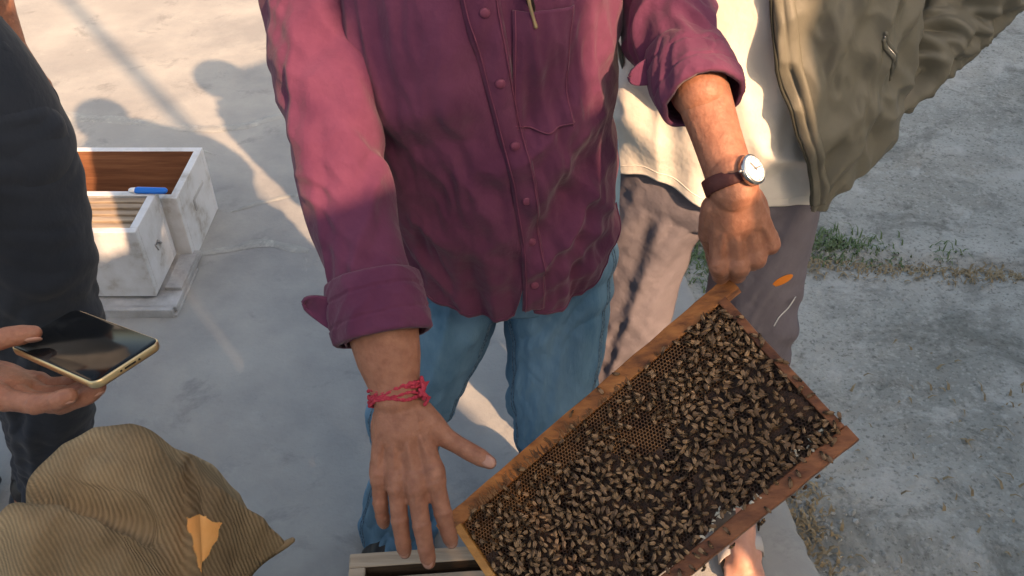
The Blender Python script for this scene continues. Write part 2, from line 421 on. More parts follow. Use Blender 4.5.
# smooth slab with a real edge
ys = np.linspace(-4, 9, 700); cols_ = np.concatenate([np.linspace(-9, -.5, 12), np.linspace(-.2, 1, 10)])
top = []
for j, y in enumerate(ys):
    e = EX(np.array([y]))[0]; e += .006 * math.sin(j * 1.7) * (j % 3 == 0)
    xs = np.concatenate([np.linspace(-9, -3, 4), np.linspace(-2.6, e - .10, 30), [e - .03, e - .008, e, e + .002]])
    zs = np.zeros(len(xs)) + .012; zs[-3] = .0105; zs[-2] = .005; zs[-1] = -.05
    top.append(np.stack([xs, np.full(len(xs), y), zs], -1))
G = np.array(top); G[..., 2] += np.where(G[..., 2] > .011, .0016 * n2(G[..., 0] * 2.5, G[..., 1] * 2.5, 2.), 0)
o = link('concrete_slab', mesh_from('concrete_slab', G.reshape(-1, 3), grid_faces(*G.shape[:2]), [M['slab'], M['kerbtop']])); tag(o, kind='structure')
# pale edging band of the slab: faces within ~35cm of the edge near the viewer
# wandering cement crack ridge on the slab (a raised repair seam)
def seam(name, pts, wd, hh, mt):
    P, L = catmull(np.array([[x, y, 0] for x, y in pts]), 160); P[:, 0] += .012 * n2(P[:, 1] * 9, P[:, 0] * 9, 1.); P[:, 1] += .012 * n2(P[:, 1] * 9, P[:, 0] * 9, 4.)
    T = np.gradient(P, axis=0); T /= np.linalg.norm(T, axis=1)[:, None]; nrm = np.stack([-T[:, 1], T[:, 0], T[:, 2] * 0], -1)
    prof = [(-1, 0), (-.6, .7), (0, 1), (.6, .7), (1, 0)]; wv_ = wd * (.7 + .6 * np.abs(n2(P[:, 0] * 7, P[:, 1] * 7, 7.))); wv_ *= np.sin(np.linspace(.05, math.pi - .05, len(P))) ** .3
    G = np.stack([P + nrm * (a_ * wv_)[:, None] + A(0, 0, 1) * (.0125 + hh * b_ * np.ones(len(P)))[:, None] for a_, b_ in prof], 1)
    return grid_obj(name, G, mt, None)


o = seam('mortar_seam', [(-2.6, 3.02), (-1.9, 2.98), (-1.45, 2.92), (-1.05, 2.86), (-.8, 2.98), (-.3, 3.1)], .030, .003, M['kerbtop']); tag(o, kind='structure')
o = seam('mortar_smear', [(-.95, 2.10), (-.78, 2.16), (-.62, 2.12)], .022, .002, M['kerbtop']); tag(o, kind='structure')
o = seam('mortar_smear', [(-.90, 2.33), (-.72, 2.42), (-.60, 2.36), (-.5, 2.4)], .014, .002, M['kerbtop']); tag(o, kind='structure')
o = seam('mortar_smear', [(-1.3, 2.66), (-1.15, 2.72), (-1.05, 2.68)], .008, .002, M['kerbtop']); tag(o, kind='structure')

# pebbles and chips on the old pavement
mb = MB(); ico = [A(0, 0, 1), A(.9, 0, .1), A(.28, .86, .0), A(-.73, .53, .1), A(-.73, -.53, 0), A(.28, -.86, .1), A(0, 0, -.6)]
icoF = [[0, 1, 2], [0, 2, 3], [0, 3, 4], [0, 4, 5], [0, 5, 1], [6, 2, 1], [6, 3, 2], [6, 4, 3], [6, 5, 4], [6, 1, 5]]
def scatter(n, fx, r0, r1, mb, flat=.6, zf=None):
    for _ in range(n):
        x, y = fx(); s = random.uniform(r0, r1) * random.uniform(.6, 1); a = random.uniform(0, 6.3)
        c, s_ = math.cos(a), math.sin(a); V = np.array(ico) * A(s, s * random.uniform(.5, 1), s * flat) * (1 + .25 * RNG.normal(size=(7, 1)))
        V = V @ A([c, s_, 0], [-s_, c, 0], [0, 0, 1]); z = gz(x, y) if zf is None else zf
        mb.add(V + A(x, y, z + s * flat * .25), icoF)
def fx():
    y = random.uniform(.9, 4.2); return random.uniform(ex(y) + .03, 2.6), y
scatter(800, fx, .003, .008, mb)
def fx2():
    y = random.gauss(1.15, .25); return ex(y) + abs(random.gauss(.02, .07)), y
scatter(300, fx2, .004, .012, mb)
o = mb.build('gravel', M['pebble']); tag(o, 'small pale stone chips lying loose on the old rough pavement', 'gravel', kind='stuff')


def blades(name, spots, mt, label, cat, hmin, hmax, lean, wd=.0022):
    mb = MB()
    for x, y, z in spots:
        h = random.uniform(hmin, hmax); a = random.uniform(0, 6.3); l = random.uniform(.3, 1) * lean
        d = A(math.cos(a), math.sin(a), 0); sd = A(-d[1], d[0], 0) * wd * random.uniform(.6, 1.5)
        p0 = A(x, y, z); p1 = p0 + d * l * h * .35 + A(0, 0, h * .6); p2 = p0 + d * l * h + A(0, 0, h * (1 - .35 * l))
        mb.add([p0 - sd, p0 + sd, p1 + sd * .8, p1 - sd * .8, p2], [[0, 1, 2, 3], [3, 2, 4]])
    o = mb.build(name, mt, fixn=False); tag(o, label, cat, kind='stuff'); return o


sp = []
for _ in range(560):
    x = random.gauss(.96, .10); y = 2.18 + random.gauss(0, .04) - .09 * (x - 1)
    if x > .78: sp.append((x, y, gz(x, y)))
for _ in range(170):
    x = random.uniform(.75, 1.4); y = 2.16 + random.gauss(0, .03) - .09 * (x - 1)
    if noise(A(x * 9, y * 9, 2.)) > -.02: sp.append((x, y, gz(x, y)))
for _ in range(1500):
    x = random.gauss(.62, .07); y = random.gauss(2.22, .13)
    if x > ex(y): sp.append((x, y, gz(x, y)))
blades('grass', sp, M['grass'], 'short green grass growing in the pavement crack and behind the trouser legs', 'grass', .008, .032, 1.9)
sp = []
for _ in range(900):
    x = random.uniform(.72, 1.9); y = 2.08 + random.gauss(0, .028) - .09 * (x - 1); sp.append((x, y, gz(x, y) + .002))
for _ in range(330):
    y = random.gauss(1.2, .14); x = ex(y) + abs(random.gauss(.0, .045)); sp.append((x, y, gz(x, y) + .003))
for _ in range(160):
    x = random.gauss(1.25, .25); y = random.gauss(1.3, .25); sp.append((x, y, gz(x, y) + .003))
blades('leaf_litter', sp, M['dry'], 'dry brown grass bits and litter along the cracked edge of the pavement', 'litter', .006, .020, 2.6, .0028)


# ------------------------------------------------------------------ bodies
def basis(y, z):
    y = y / np.linalg.norm(y); z = z - (z @ y) * y; z /= np.linalg.norm(z); x = np.cross(y, z); return np.stack([x, y, z], 1)


def hand_parts(wrist, ydir, zdir, right=True, scale=1.0, flex=None, spread=None, thumb=None, forearm=None, fr=(.030, .036), tendons=True):
    """closed shapes of a hand; local X away from thumb, Y to the fingertips, Z = back of the hand. returns (shapes, nails, joints)"""
    B = basis(ydir, zdir); sx = 1 if right else -1
    tw = lambda p: wrist + B @ (A(p[0] * sx, p[1], p[2]) * scale)
    parts = []; nails = []; joints = []
    mcp = [(-.031, .088, .003), (-.010, .093, .006), (.011, .089, .004), (.030, .080, -.001)]
    ln = [(.043, .025, .020), (.047, .029, .021), (.044, .027, .021), (.034, .020, .019)]
    rd = [(.0114, .0102, .0092, .0074), (.0116, .0104, .0094, .0076), (.0110, .0099, .0090, .0072), (.0098, .0088, .0080, .0064)]
    cmc = [(-.016, .012, 0), (-.006, .010, .003), (.005, .010, .003), (.014, .012, 0)]
    flex = flex or [(10, 15, 10)] * 4; spread = spread or (-6, -1, 4, 10)
    T = lambda P, r, **k: parts.append(tube_vf([tw(p) for p in P], np.array(r) * scale, 12, **k))
    for i in range(4):
        P0 = A(*cmc[i]); P1 = A(*mcp[i]); mid = (P0 + P1) / 2 + A(0, 0, .001)
        T([P0, mid - A(0, 0, .004), P1 - A(0, 0, .004)], [.0125, .0125, .0115])
        if i < 3: P2 = A(*mcp[i + 1]); T([P1 - A(0, .010, .005), P2 - A(0, .010, .005)], [.0105, .0105])
        if tendons: T([P0 + A(0, .012, .0085), mid + A(0, 0, .0075), P1 + A(0, -.006, .0048)], [.0028, .0034, .0036])
        s = R(spread[i]); dirh = A(math.sin(s), math.cos(s), 0); cur = P1.copy(); ang = 0; pts = [cur.copy()]; dirs = []
        for k in range(3):
            ang += R(flex[i][k]); d = dirh * math.cos(ang) + A(0, 0, -math.sin(ang)); dirs.append(d); cur = cur + d * ln[i][k]; pts.append(cur.copy())
        r = rd[i]
        T([P1 - A(0, .004, .002), pts[0] + dirs[0] * .008], [r[0] * 1.15, r[0] * 1.08])
        T([pts[0], (pts[0] + pts[1]) / 2 - A(0, 0, 0), pts[1]], [r[0], r[0] * .90, r[1]])
        T([pts[1], (pts[1] + pts[2]) / 2, pts[2]], [r[1] * 1.05, r[1] * .93, r[2]])
        T([pts[2], pts[2] * .45 + pts[3] * .55, pts[3] - dirs[2] * r[3] * .6], [r[2] * 1.03, r[2] * .97, r[3]])
        up = np.cross(np.cross(dirs[2], A(0, 0, 1) * math.cos(ang) + dirh * math.sin(ang)), dirs[2]); up = A(0, 0, 1) * math.cos(ang) + dirh * math.sin(ang)
        nails.append((tw(pts[3] - dirs[2] * .0085 + up * r[3] * .80), B @ (dirs[2] * A(sx, 1, 1)), B @ (up * A(sx, 1, 1)), r[3] * .92 * scale))
        joints += [(tw(p), B @ (A(dirh[0] * sx, dirh[1], 0))) for p in pts[:3]]
    parts.append(ell_vf(tw((0, .052, -.006)), A(.036, .044, .013) * scale, B))                    # palm pad
    parts.append(ell_vf(tw((.022, .040, -.009)), A(.014, .034, .012) * scale, B))
    th = thumb or [(-.022, .018, -.008), (-.046, .052, -.014), (-.062, .082, -.018), (-.072, .106, -.022)]
    t = [A(*p) for p in th]
    T([t[0], (t[0] + t[1]) / 2, t[1]], [.0165, .0150, .0118]); T([t[0] + A(.014, .018, 0), t[1] + A(.012, -.004, 0)], [.0125, .0095])
    T([t[1], (t[1] + t[2]) / 2, t[2]], [.0118, .0104, .0106]); T([t[2], t[2] * .45 + t[3] * .55, t[3]], [.0106, .0102, .0078])
    d = (t[3] - t[2]) / np.linalg.norm(t[3] - t[2]); up = A(-.35, 0, 1.); up -= (up @ d) * d; up /= np.linalg.norm(up)
    nails.append((tw(t[3] - d * .002 + up * .0068), B @ (d * A(sx, 1, 1)), B @ (up * A(sx, 1, 1)), .0085 * scale))
    parts.append(tube_vf([tw((0, -.012, -.001)), tw((0, .012, -.001)), tw((-.001, .035, -.002))], A(.0265, .0275, .031) * scale, 16, flat=.68, side=B[:, 0]))
    if forearm is not None:
        f = np.asarray(forearm, float); L = f - wrist; P = [wrist, wrist + L * .25, wrist + L * .55, f]
        parts.append(tube_vf(P, A(.027, fr[0], fr[1], fr[1] * 1.12) * scale, 18, flat=.82, side=B[:, 0]))
    return parts, nails, joints


def nail_vf(nl):
    c, d, up, r = nl; x = np.cross(d, up); return ell_vf(c, A(r * .82, r * 1.15, r * .26), np.stack([x / np.linalg.norm(x), d, up], 1), 10, 6)


def head_parts(c, face, up=(0, 0, 1)):
    """c = centre of head; face = direction looked at"""
    up = A(*up); f = A(*face); f = f / np.linalg.norm(f); B = basis(f, up)    # X right side, Y forward, Z up
    w_ = lambda *p: c + B @ A(*p)
    P = [ell_vf(w_(0, -.012, .022), (.074, .094, .092), B), ell_vf(w_(0, .028, -.045), (.056, .062, .068), B), ell_vf(w_(0, .062, -.092), (.026, .024, .020), B),
         tube_vf([w_(0, .080, .012), w_(0, .094, -.008), w_(0, .106, -.028)], [.008, .010, .013]),                    # nose
         ell_vf(w_(-.012, .094, -.030), (.008, .011, .008), B), ell_vf(w_(.012, .094, -.030), (.008, .011, .008), B),
         ell_vf(w_(0, .084, -.056), (.024, .012, .006), B), ell_vf(w_(0, .083, -.067), (.020, .012, .007), B),          # lips
         ell_vf(w_(0, .072, .036), (.050, .016, .010), B)]                                                              # brow
    for s in (-1, 1):
        P += [ell_vf(w_(s * .032, .076, .008), (.015, .012, .010), B), ell_vf(w_(s * .076, -.006, -.004), (.007, .020, .032), B), ell_vf(w_(s * .045, .058, -.022), (.022, .02, .018), B)]
    hv, hf = ell_vf(w_(0, -.020, .034), (.083, .097, .092), B, 28, 20)
    keep = []; loc = (hv - c) @ B
    for f_ in hf:
        q = loc[f_].mean(0)
        if q[2] > .052 + (-.5 * (.055 - q[1]) if q[1] < .055 else 0) and q[2] > -.075: keep.append(f_)
    eyes = [ell_vf(w_(s * .032, .081, .008), (.010, .0085, .0075), B, 10, 8) for s in (-1, 1)]
    return P, (hv, keep), eyes


def person_body(name, root, torso, limbs, hands=(), head=None, feet=(), vox=.008, skin='skin', hair=True, hvox=.0019):
    parts = []
    for P, r in torso: parts.append(tube_vf(P, r, 20, flat=.68, side=(1, 0, 0)) if len(P) > 1 else ell_vf(P[0], r))
    for P, r in limbs: parts.append(tube_vf(P, r, 14))
    parts += list(feet)
    hairdata = eyes = None
    if head is not None:
        hp, hairdata, eyes = head_parts(*head); parts += hp
    mb = MB(); V, F = union(parts, vox, 3); mb.add(V, F, 0)
    for hs, nl, jt in hands:
        V, F = union(hs, hvox, 2)
        P = np.asarray(V); d = np.zeros(len(P))
        for c, dr in jt:      # skin creases across the knuckles
            q = P - c; rr_ = np.linalg.norm(q, axis=1); s = q @ (dr / np.linalg.norm(dr)); wgt = np.exp(-(rr_ / .011) ** 2); d += wgt * (.00045 * np.cos(s / .0016))
        nn = np.zeros_like(P); Fa = np.array([f for f in F if len(f) == 4]); fn = np.cross(P[Fa[:, 2]] - P[Fa[:, 0]], P[Fa[:, 3]] - P[Fa[:, 1]])
        for k in range(4): np.add.at(nn, Fa[:, k], fn)
        nn /= np.linalg.norm(nn, axis=1)[:, None] + 1e-12
        mb.add(P + nn * d[:, None], F, 0)
        for q in nl: mb.add(*nail_vf(q), 1)
    o = mb.build('body', [M[skin], M['nail']], root, smooth=True, fixn=False)
    if hairdata is not None and hair:
        ho = link('hair', mesh_from('hair', hairdata[0], hairdata[1], M['hair']), root); s = ho.modifiers.new('s', 'SOLIDIFY'); s.thickness = .008; s.offset = 1
        for e in eyes: link('eye', mesh_from('eye', e[0], e[1], M['whiteline']), root)
    return o


# ---- cloth fold functions
def sleeve_fold(seed, elbow=.5, amp=1.0, cuff=1.0, fine=1.0):
    def f(th, s, L):
        t = s / L; c, sn = np.cos(th), np.sin(th)
        near = .30 + .7 * bump1(t, elbow, .20) + .5 * bump1(t, .95, .12)
        q = s * 13 + 1.5 * c + .8 * sn + .7 * n2(c * 1.2, s * 5, seed)
        r1 = crease(n2(q, c * .55 + sn * .45, seed + 3.1))
        r2 = crease(n2(s * 24 - 1.7 * c + .6 * n2(c, s * 9, seed + 8), c * .9 + sn * .8, seed + 5.7))
        return amp * (near * (.0010 + -.0105 * r1 - .0062 * r2 * fine + .006) + .0045 * n2(c * 1.1 + 3, s * 6, seed + 2))
    return f


def leg_fold(seed, amp=1.0, knee=.52):
    def f(th, s, L):
        t = s / L; c, sn = np.cos(th), np.sin(th)
        near = .30 + .55 * bump1(t, knee, .14) + .5 * bump1(t, .10, .14) + .8 * bump1(t, .97, .14)
        q = s * 13 + 1.6 * c + 1.0 * sn + .8 * n2(c * 1.2, s * 5, seed)
        r1 = crease(n2(q, c * .6 + sn * .5, seed + 3.1)); r2 = crease(n2(s * 26 - 2 * c, c * 1.0 + sn, seed + 5.7))
        lg = crease(n2(c * 2.0 + sn * 1.1 + s * 1.2, s * 1.8, seed + 7.))
        return amp * (near * (.0105 * r1 - .004 + .004 * r2) - .006 * lg + .006 * n2(c * 1.3, s * 5, seed + 1))
    return f


def uvof(th, s, r=.06): return np.stack([th * r, s], -1)


def sleeve(name, keys, mt, root, seed, side=(1, 0, 0), nv=190, nu=110, elbow=.5, amp=1.0, thick=.0018):
    G, th, s, nn = loft(keys, nv, nu, side, sleeve_fold(seed, elbow, amp))
    return grid_obj(name, G, mt, root, True, thick, uvof(th, s)), G


def trousers(name, root, mt, waist, legs, seed, amp=1.0, nvu=(230, 110)):
    """one garment: pelvis and two leg lofts overlapping in one mesh"""
    mb = MB()
    for i, k in enumerate(legs):
        G, th, s, nn = loft(k, nvu[0], nvu[1], (1, 0, 0), leg_fold(seed + 11 * i, amp)); mb.add(G.reshape(-1, 3), grid_faces(nvu[0], nvu[1], True))
    G, th, s, nn = loft(waist, 50, 120, (1, 0, 0), lambda a, b, L: .003 * n2(np.cos(a) * 2, b * 14, seed) + 0 * a); mb.add(G.reshape(-1, 3), grid_faces(50, 120, True))
    o = mb.build(name, mt, root, smooth=True, fixn=False)
    sm = o.modifiers.new('s', 'SOLIDIFY'); sm.thickness = .002; sm.offset = 0
    return o


def torso_fn(keys, expo=2.3, fold=None):
    K = np.array(keys, float); zz = np.linspace(K[0, 0], K[-1, 0], 300)
    D = []
    for c in range(1, 5):
        v = np.interp(zz, K[:, 0], K[:, c])
        for _ in range(3): v = np.convolve(np.pad(v, 9, mode='edge'), np.ones(19) / 19, 'valid')
        D.append(v)
    q = 2 / expo
    def S(th, z, off=0.0):
        th, z = np.broadcast_arrays(np.asarray(th, float), np.asarray(z, float))
        cx, cy, rx, ry = [np.interp(z, zz, d) for d in D]; c, s = np.cos(th), np.sin(th)
        c2 = np.sign(c) * np.abs(c) ** q; s2 = np.sign(s) * np.abs(s) ** q
        n = np.stack([c2 * ry, s2 * rx, np.zeros_like(z)], -1); n /= np.linalg.norm(n, axis=-1)[..., None]
        P = np.stack([cx + rx * c2, cy + ry * s2, z], -1); h = off + (fold(th, z) if fold else 0)
        return P + n * (h[..., None] if isinstance(h, np.ndarray) else h)
    return S


def torso_obj(name, S, hem, top, mt, root, nu=300, nv=240, urange=(0, 2 * math.pi), closed=True, thick=.0022, off=0.0, hempow=1.0):
    th = (np.arange(nu) / nu if closed else np.linspace(0, 1, nu)) * (urange[1] - urange[0]) + urange[0]
    v = np.linspace(0, 1, nv)[:, None] ** hempow; h0 = hem(th)[None]; h1 = top(th)[None] if callable(top) else top
    G = S(np.tile(th, (nv, 1)), h0 + (h1 - h0) * v, off)
    return grid_obj(name, G, mt, root, closed, thick, np.stack([np.tile(th * .18, (nv, 1)), G[..., 2]], -1))


def ring_tube(name, P, r, mt, parent, seg=8):
    """closed loop tube"""
    P = np.asarray(P); T = np.roll(P, -1, 0) - np.roll(P, 1, 0); T /= np.linalg.norm(T, axis=1)[:, None]
    c = P.mean(0); a = P - c; a -= (a * T).sum(1)[:, None] * T; a /= np.linalg.norm(a, axis=1)[:, None]; b = np.cross(T, a)
    th = np.arange(seg) / seg * 2 * math.pi; r = np.broadcast_to(r, (len(P),))
    G = P[:, None] + r[:, None, None] * (np.cos(th)[None, :, None] * a[:, None] + np.sin(th)[None, :, None] * b[:, None])
    G = np.concatenate([G, G[:1]]); return grid_obj(name, G, mt, parent, True)


def disc(name, c, n, r, h, mt, parent, seg=16, bev=.3):
    n = n / np.linalg.norm(n); a = np.cross(n, A(.3, .1, .9)); a /= np.linalg.norm(a); b = np.cross(n, a); th = np.arange(seg) / seg * 2 * math.pi
    rg = np.cos(th)[:, None] * a + np.sin(th)[:, None] * b
    G = np.stack([c + rg * r * k + n * z for k, z in ((1, 0), (1, h * (1 - bev)), (1 - bev * .5, h), (.02, h))])
    return grid_obj(name, G, mt, parent, True, caps=True)


def foot_parts(heel, d, toes=True, s=1.0):
    d = A(*d, 0) / np.linalg.norm(d); x = A(d[1], -d[0], 0); w_ = lambda a, b, c: heel + (x * a + d * b + A(0, 0, c)) * s
    P = [tube_vf([w_(0, .015, .030), w_(0, .02, .07), w_(0, .03, .14)], A(.034, .034, .038) * s), tube_vf([w_(0, .02, .03), w_(0, .10, .035), w_(.004, .17, .024)], A(.030, .033, .028) * s, 16, 1.0),
         tube_vf([w_(-.022, .15, .020), w_(.03, .14, .018)], A(.020, .018) * s), tube_vf([w_(-.01, .06, .07), w_(0, .13, .045)], A(.03, .022) * s)]
    if toes:
        for i, (a, l, r) in enumerate([(-.032, .238, .0125), (-.011, .236, .0095), (.006, .228, .0090), (.021, .216, .0085), (.035, .200, .008)]):
            P.append(tube_vf([w_(a * .75, .16, .016), w_(a, l - .022, .016), w_(a, l - .004, .011)], A(r * 1.1, r, r) * s))
    return P


# =================================================================== PERSON A: man in maroon shirt
ra = empty('person', (-.05, 1.12, 0), 'man in maroon shirt and blue jeans holding up the frame of bees', 'person')
# -- shirt torso
def shirt_fold(th, z):
    x = np.cos(th); fr = sstep(.2, -.5, np.sin(th))          # front side weight
    rgt = sstep(-.05, .35, x)
    # diagonal drag creases on the right panel, running up towards the armpit
    q = (z * 1.0 - x * .17) * 11
    d1 = crease(n2(q + .5 * n2(x * 2, z * 4, 2.), x * .7 + z * 1.1, 1.5)) * rgt * (.25 + .75 * bump1(z, .99, .15))
    zc = 1.125 + .05 * x; ch = .020 * sstep(zc - .010, zc + .045, z) * (1 - sstep(zc + .09, zc + .22, z)) * sstep(.1, -.15, x) * fr
    lw = crease(n2(x * 4.2 + .5 * n2(x * 2, z * 4, 4.), z * 1.8, 7.)) * (1 - sstep(.88, 1.0, z)) * fr
    md = crease(n2(z * 12 + x * 2.5, x * 1.6 - z, 11.)) * bump1(z, .96, .12)
    dg = crease(n2(z * 7 + x * 5.5, x * 1.2 - z * 1.5, 14.)) * bump1(z, 1.22, .12)
    g = n2(x * 3.1, z * 8, 20.) * .0045
    return -.022 * d1 + ch - .014 * lw - .012 * md - .008 * dg - .0045 * crease(n2(x * 8 + z * 6, z * 12 - x * 4, 17.)) + g + .010


SA = torso_fn([(.74, -.012, 1.085, .166, .138), (.82, -.012, 1.078, .170, .143), (.92, -.018, 1.068, .173, .152), (1.03, -.028, 1.060, .170, .150), (1.16, -.042, 1.058, .168, .140), (1.28, -.044, 1.062, .172, .128), (1.37, -.035, 1.065, .170, .105), (1.43, -.03, 1.06, .115, .080), (1.47, -.03, 1.04, .066, .062)], 2.35, shirt_fold)
TH0 = 1.5 * math.pi
def pl_th(z): return TH0 + np.interp(z, [.74, .86, .95, 1.05, 1.15, 1.3, 1.45], [.17, .21, .23, .21, .15, .02, -.05])
def hemA(th):
    d = (th - (TH0 + .135) + math.pi) % (2 * math.pi) - math.pi
    h = .812 + .002 * np.sin(d * 9) + .105 * sstep(.35, 1.45, np.abs(d)) - .02 * sstep(2.0, 3.1, np.abs(d)) + .002 * np.sin(d * 13 + 1)
    return h + .065 * np.clip(1 - np.abs(d + .0) / .075, 0, 1) ** 1.1
sh = torso_obj('shirt', SA, hemA, 1.47, M['shirt'], ra, 420, 330)
zz = np.linspace(.828, 1.44, 220)[:, None]; uu = np.linspace(-.085, .085, 9)[None]
G = SA(pl_th(zz) + uu, zz + 0 * uu, .0042 - .0025 * (np.abs(uu) > .08) - .0012 * (np.abs(np.abs(uu) - .064) < .004))
G[..., 1] -= .003 * (n2(zz * 16, uu * 4, 3.))
grid_obj('placket', G, M['shirt'], sh, False, .0018)
for e in (-.066, .066):      # stitched edges of the placket
    P = SA(pl_th(zz[::2, 0]) + e, zz[::2, 0], .0058); mbp = MB(); mbp.add(*tube_vf(P, .0007, 5)); mbp.build('stitching', M['button'], sh, True)
for z in (1.345, 1.265, 1.185, 1.105, 1.025, .95, .878):
    c = SA(pl_th(A(z)), A(z), .0055)[0]; n = SA(pl_th(A(z)), A(z), .02)[0] - c; b_ = disc('button', c, n, .0056, .0024, M['button'], sh)
# pocket on the wearer's left chest
pz = np.linspace(1.125, 1.262, 40)[:, None]; pt = np.linspace(0, 1, 34)[None]; th_ = TH0 + .20 + .42 * pt
pzb = pz - .012 * (1 - np.abs(pt * 2 - 1)) * (pz < 1.19) * (1.19 - pz) / .065
G = SA(th_ + 0 * pz, pzb, .0032 + .004 * sstep(1.2, 1.27, pz) * np.sin(pt * math.pi)); grid_obj('pocket', G, M['shirt'], sh, False, .0018)
zp = np.linspace(0, 1, 30)
for pts in (SA(TH0 + .215 + 0 * zp, 1.122 + .14 * zp, .0046), SA(TH0 + .605 + 0 * zp, 1.122 + .14 * zp, .0046), SA(TH0 + .20 + .42 * zp, 1.127 - .012 * (1 - np.abs(zp * 2 - 1)), .0046)):
    mbp = MB(); mbp.add(*tube_vf(pts, .0007, 5)); mbp.build('stitching', M['button'], sh, True)
# hem seam
tq = np.linspace(0, 2 * math.pi, 260, endpoint=False); P = SA(tq, hemA(tq) + .006, .0018); ring_tube('hem', P, .0011, M['shirt'], sh, 6)
# collar
th_ = np.linspace(TH0 + .25, TH0 + 2 * math.pi - .25, 60)[None]; v_ = np.linspace(0, 1, 8)[:, None]
G = np.stack([-.03 + (.070 + .012 * v_) * np.cos(th_), 1.035 + (.066 + .012 * v_) * np.sin(th_), 1.50 - .045 * v_ + 0 * th_], -1); grid_obj('collar', G, M['shirt'], sh, False, .003)
# pen with brass clip in the pocket
c0 = SA(A(TH0 + .31), A(1.266), .009)[0]
pen = empty('pen', c0, 'brass coloured pen clipped at the chest pocket of the maroon shirt', 'pen')
mb = MB(); mb.add(*tube_vf([c0 + A(.004, .014, -.05), c0 + A(-.002, .009, .0), c0 + A(-.006, .006, .014)], [.0038, .0042, .004], 10)); mb.build('barrel', M['hair'], pen, True)
mb = MB(); mb.add(*tube_vf([c0 + A(-.009, .006, .030), c0 + A(-.008, -.001, .026), c0 + A(-.004, -.003, .006), c0 + A(.001, -.002, -.012), c0 + A(.003, -.003, -.018)], [.0024, .0026, .0021, .0020, .0026], 8)); mb.build('clip', M['gold'], pen, True)

# -- right arm (image left)
K = [list(A(-.165, 1.07, 1.385)) + [.072, .062], list(A(-.222, 1.03, 1.31)) + [.066, .066], list(at(318, 0, 1.04)) + [.0645, .062], list(at(331, 100, 1.035)) + [.0605, .058], list(at(347, 200, 1.03)) + [.053, .053], list(at(364, 262, 1.02)) + [.047, .047], list(at(377, 308, 1.01)) + [.0455, .045], list(at(385, 335, 1.005)) + [.0445, .044]]
_, GA = sleeve('sleeve', K, M['shirt'], ra, 3., nv=300, nu=150, elbow=.55, amp=1.05)
def cuff(name, c0, c1, r0, r1, seed, root, flare=.0):
    d = (c1 - c0); ks = [list(c0) + [r0, r0 * .97], list(c0 + d * .5) + [(r0 + r1) / 2 + .002, (r0 + r1) / 2], list(c1) + [r1, r1 * .96]]
    n_ = 46; t_ = np.linspace(0, 1, n_)
    def fo(th, s, L):
        t = s / L; rim = .0035 * np.sqrt(np.clip(1 - (2 * t - 1) ** 8, 0, 1)); st = -.0016 * (np.abs(t - .33 - .05 * np.sin(th + seed)) < .03) - .0012 * (np.abs(t - .7 + .04 * np.cos(th)) < .025)
        return rim + st + .0045 * n2(np.cos(th) * 1.6 + seed, np.sin(th) * 1.6 + s * 16, seed) + .0022 * ridge(np.cos(th) * 2, s * 38 + np.sin(th) * 2, seed, 4)
    G, th, s, nn = loft(ks, n_, 110, (1, 0, 0), fo)
    inner = G.copy(); ctr = G.mean(1, keepdims=True); inn = ctr + (G - ctr) * .90
    Gc = np.concatenate([inn[:3][::-1] * 1, G, inn[-6:][::-1]]); return grid_obj(name, Gc, M['shirt'], root, True)
cuff('rolled_cuff', at(373, 277, 1.014), at(384, 338, 1.002), .0505, .0535, 4., ra)
# tab of the rolled cuff sticking out
c = at(345, 318, 1.01); v_ = np.linspace(0, 1, 26)[:, None]; u_ = np.linspace(-1, 1, 15)[None]
P0, P1 = at(357, 312, 1.0), at(303, 303, .995); dirc = P1 - P0; sd = at(350, 352, 1.0) - at(352, 312, 1.0); sd = sd / np.linalg.norm(sd)
wid = .0185 * np.sqrt(np.clip(1 - (v_ * 1.0) ** 5, 0, 1)) * (1.25 - .55 * v_)
nrm_ = np.cross(dirc, sd); nrm_ /= np.linalg.norm(nrm_)
G = P0 + dirc * v_[..., None] + sd * (u_ * wid)[..., None] + sd * (.012 * (1 - v_))[..., None] + nrm_ * (.005 * np.sin(v_ * 4 + u_) + .004 * u_**2)[..., None]
grid_obj('cuff_tab', G, M['shirt'], ra, False, .004)
# -- left arm (image right)
K = [list(A(.03, 1.062, 1.385)) + [.048, .050], list(A(.085, 1.065, 1.382)) + [.058, .062], list(A(.135, 1.07, 1.345)) + [.064, .066], list(A(.163, 1.07, 1.29)) + [.063, .063], list(at(654, -10, 1.09)) + [.0575, .058], list(at(670, 28, 1.06)) + [.054, .054], list(at(684, 58, 1.03)) + [.045, .046], list(at(694, 84, 1.01)) + [.0425, .043]]
sleeve('sleeve', K, M['shirt'], ra, 9., side=(0, 1, 0), nv=270, nu=150, elbow=.66, amp=1.3)
cuff('rolled_cuff', at(682, 55, 1.035), at(703, 100, .99), .0450, .0445, 7., ra)
P0, P1 = at(655, 70, 1.02), at(630, 76, 1.01); dirc = P1 - P0; sd = at(650, 98, 1.0) - at(652, 68, 1.0); sd = sd / np.linalg.norm(sd); nrm_ = np.cross(dirc, sd); nrm_ /= np.linalg.norm(nrm_)
wid = .015 * np.sqrt(np.clip(1 - v_ ** 5, 0, 1)) * (1.2 - .4 * v_)
G = P0 + dirc * v_[..., None] + sd * (u_ * wid)[..., None] + nrm_ * (.004 * np.sin(v_ * 4 + u_))[..., None]; grid_obj('cuff_tab', G, M['shirt'], ra, False, .004)

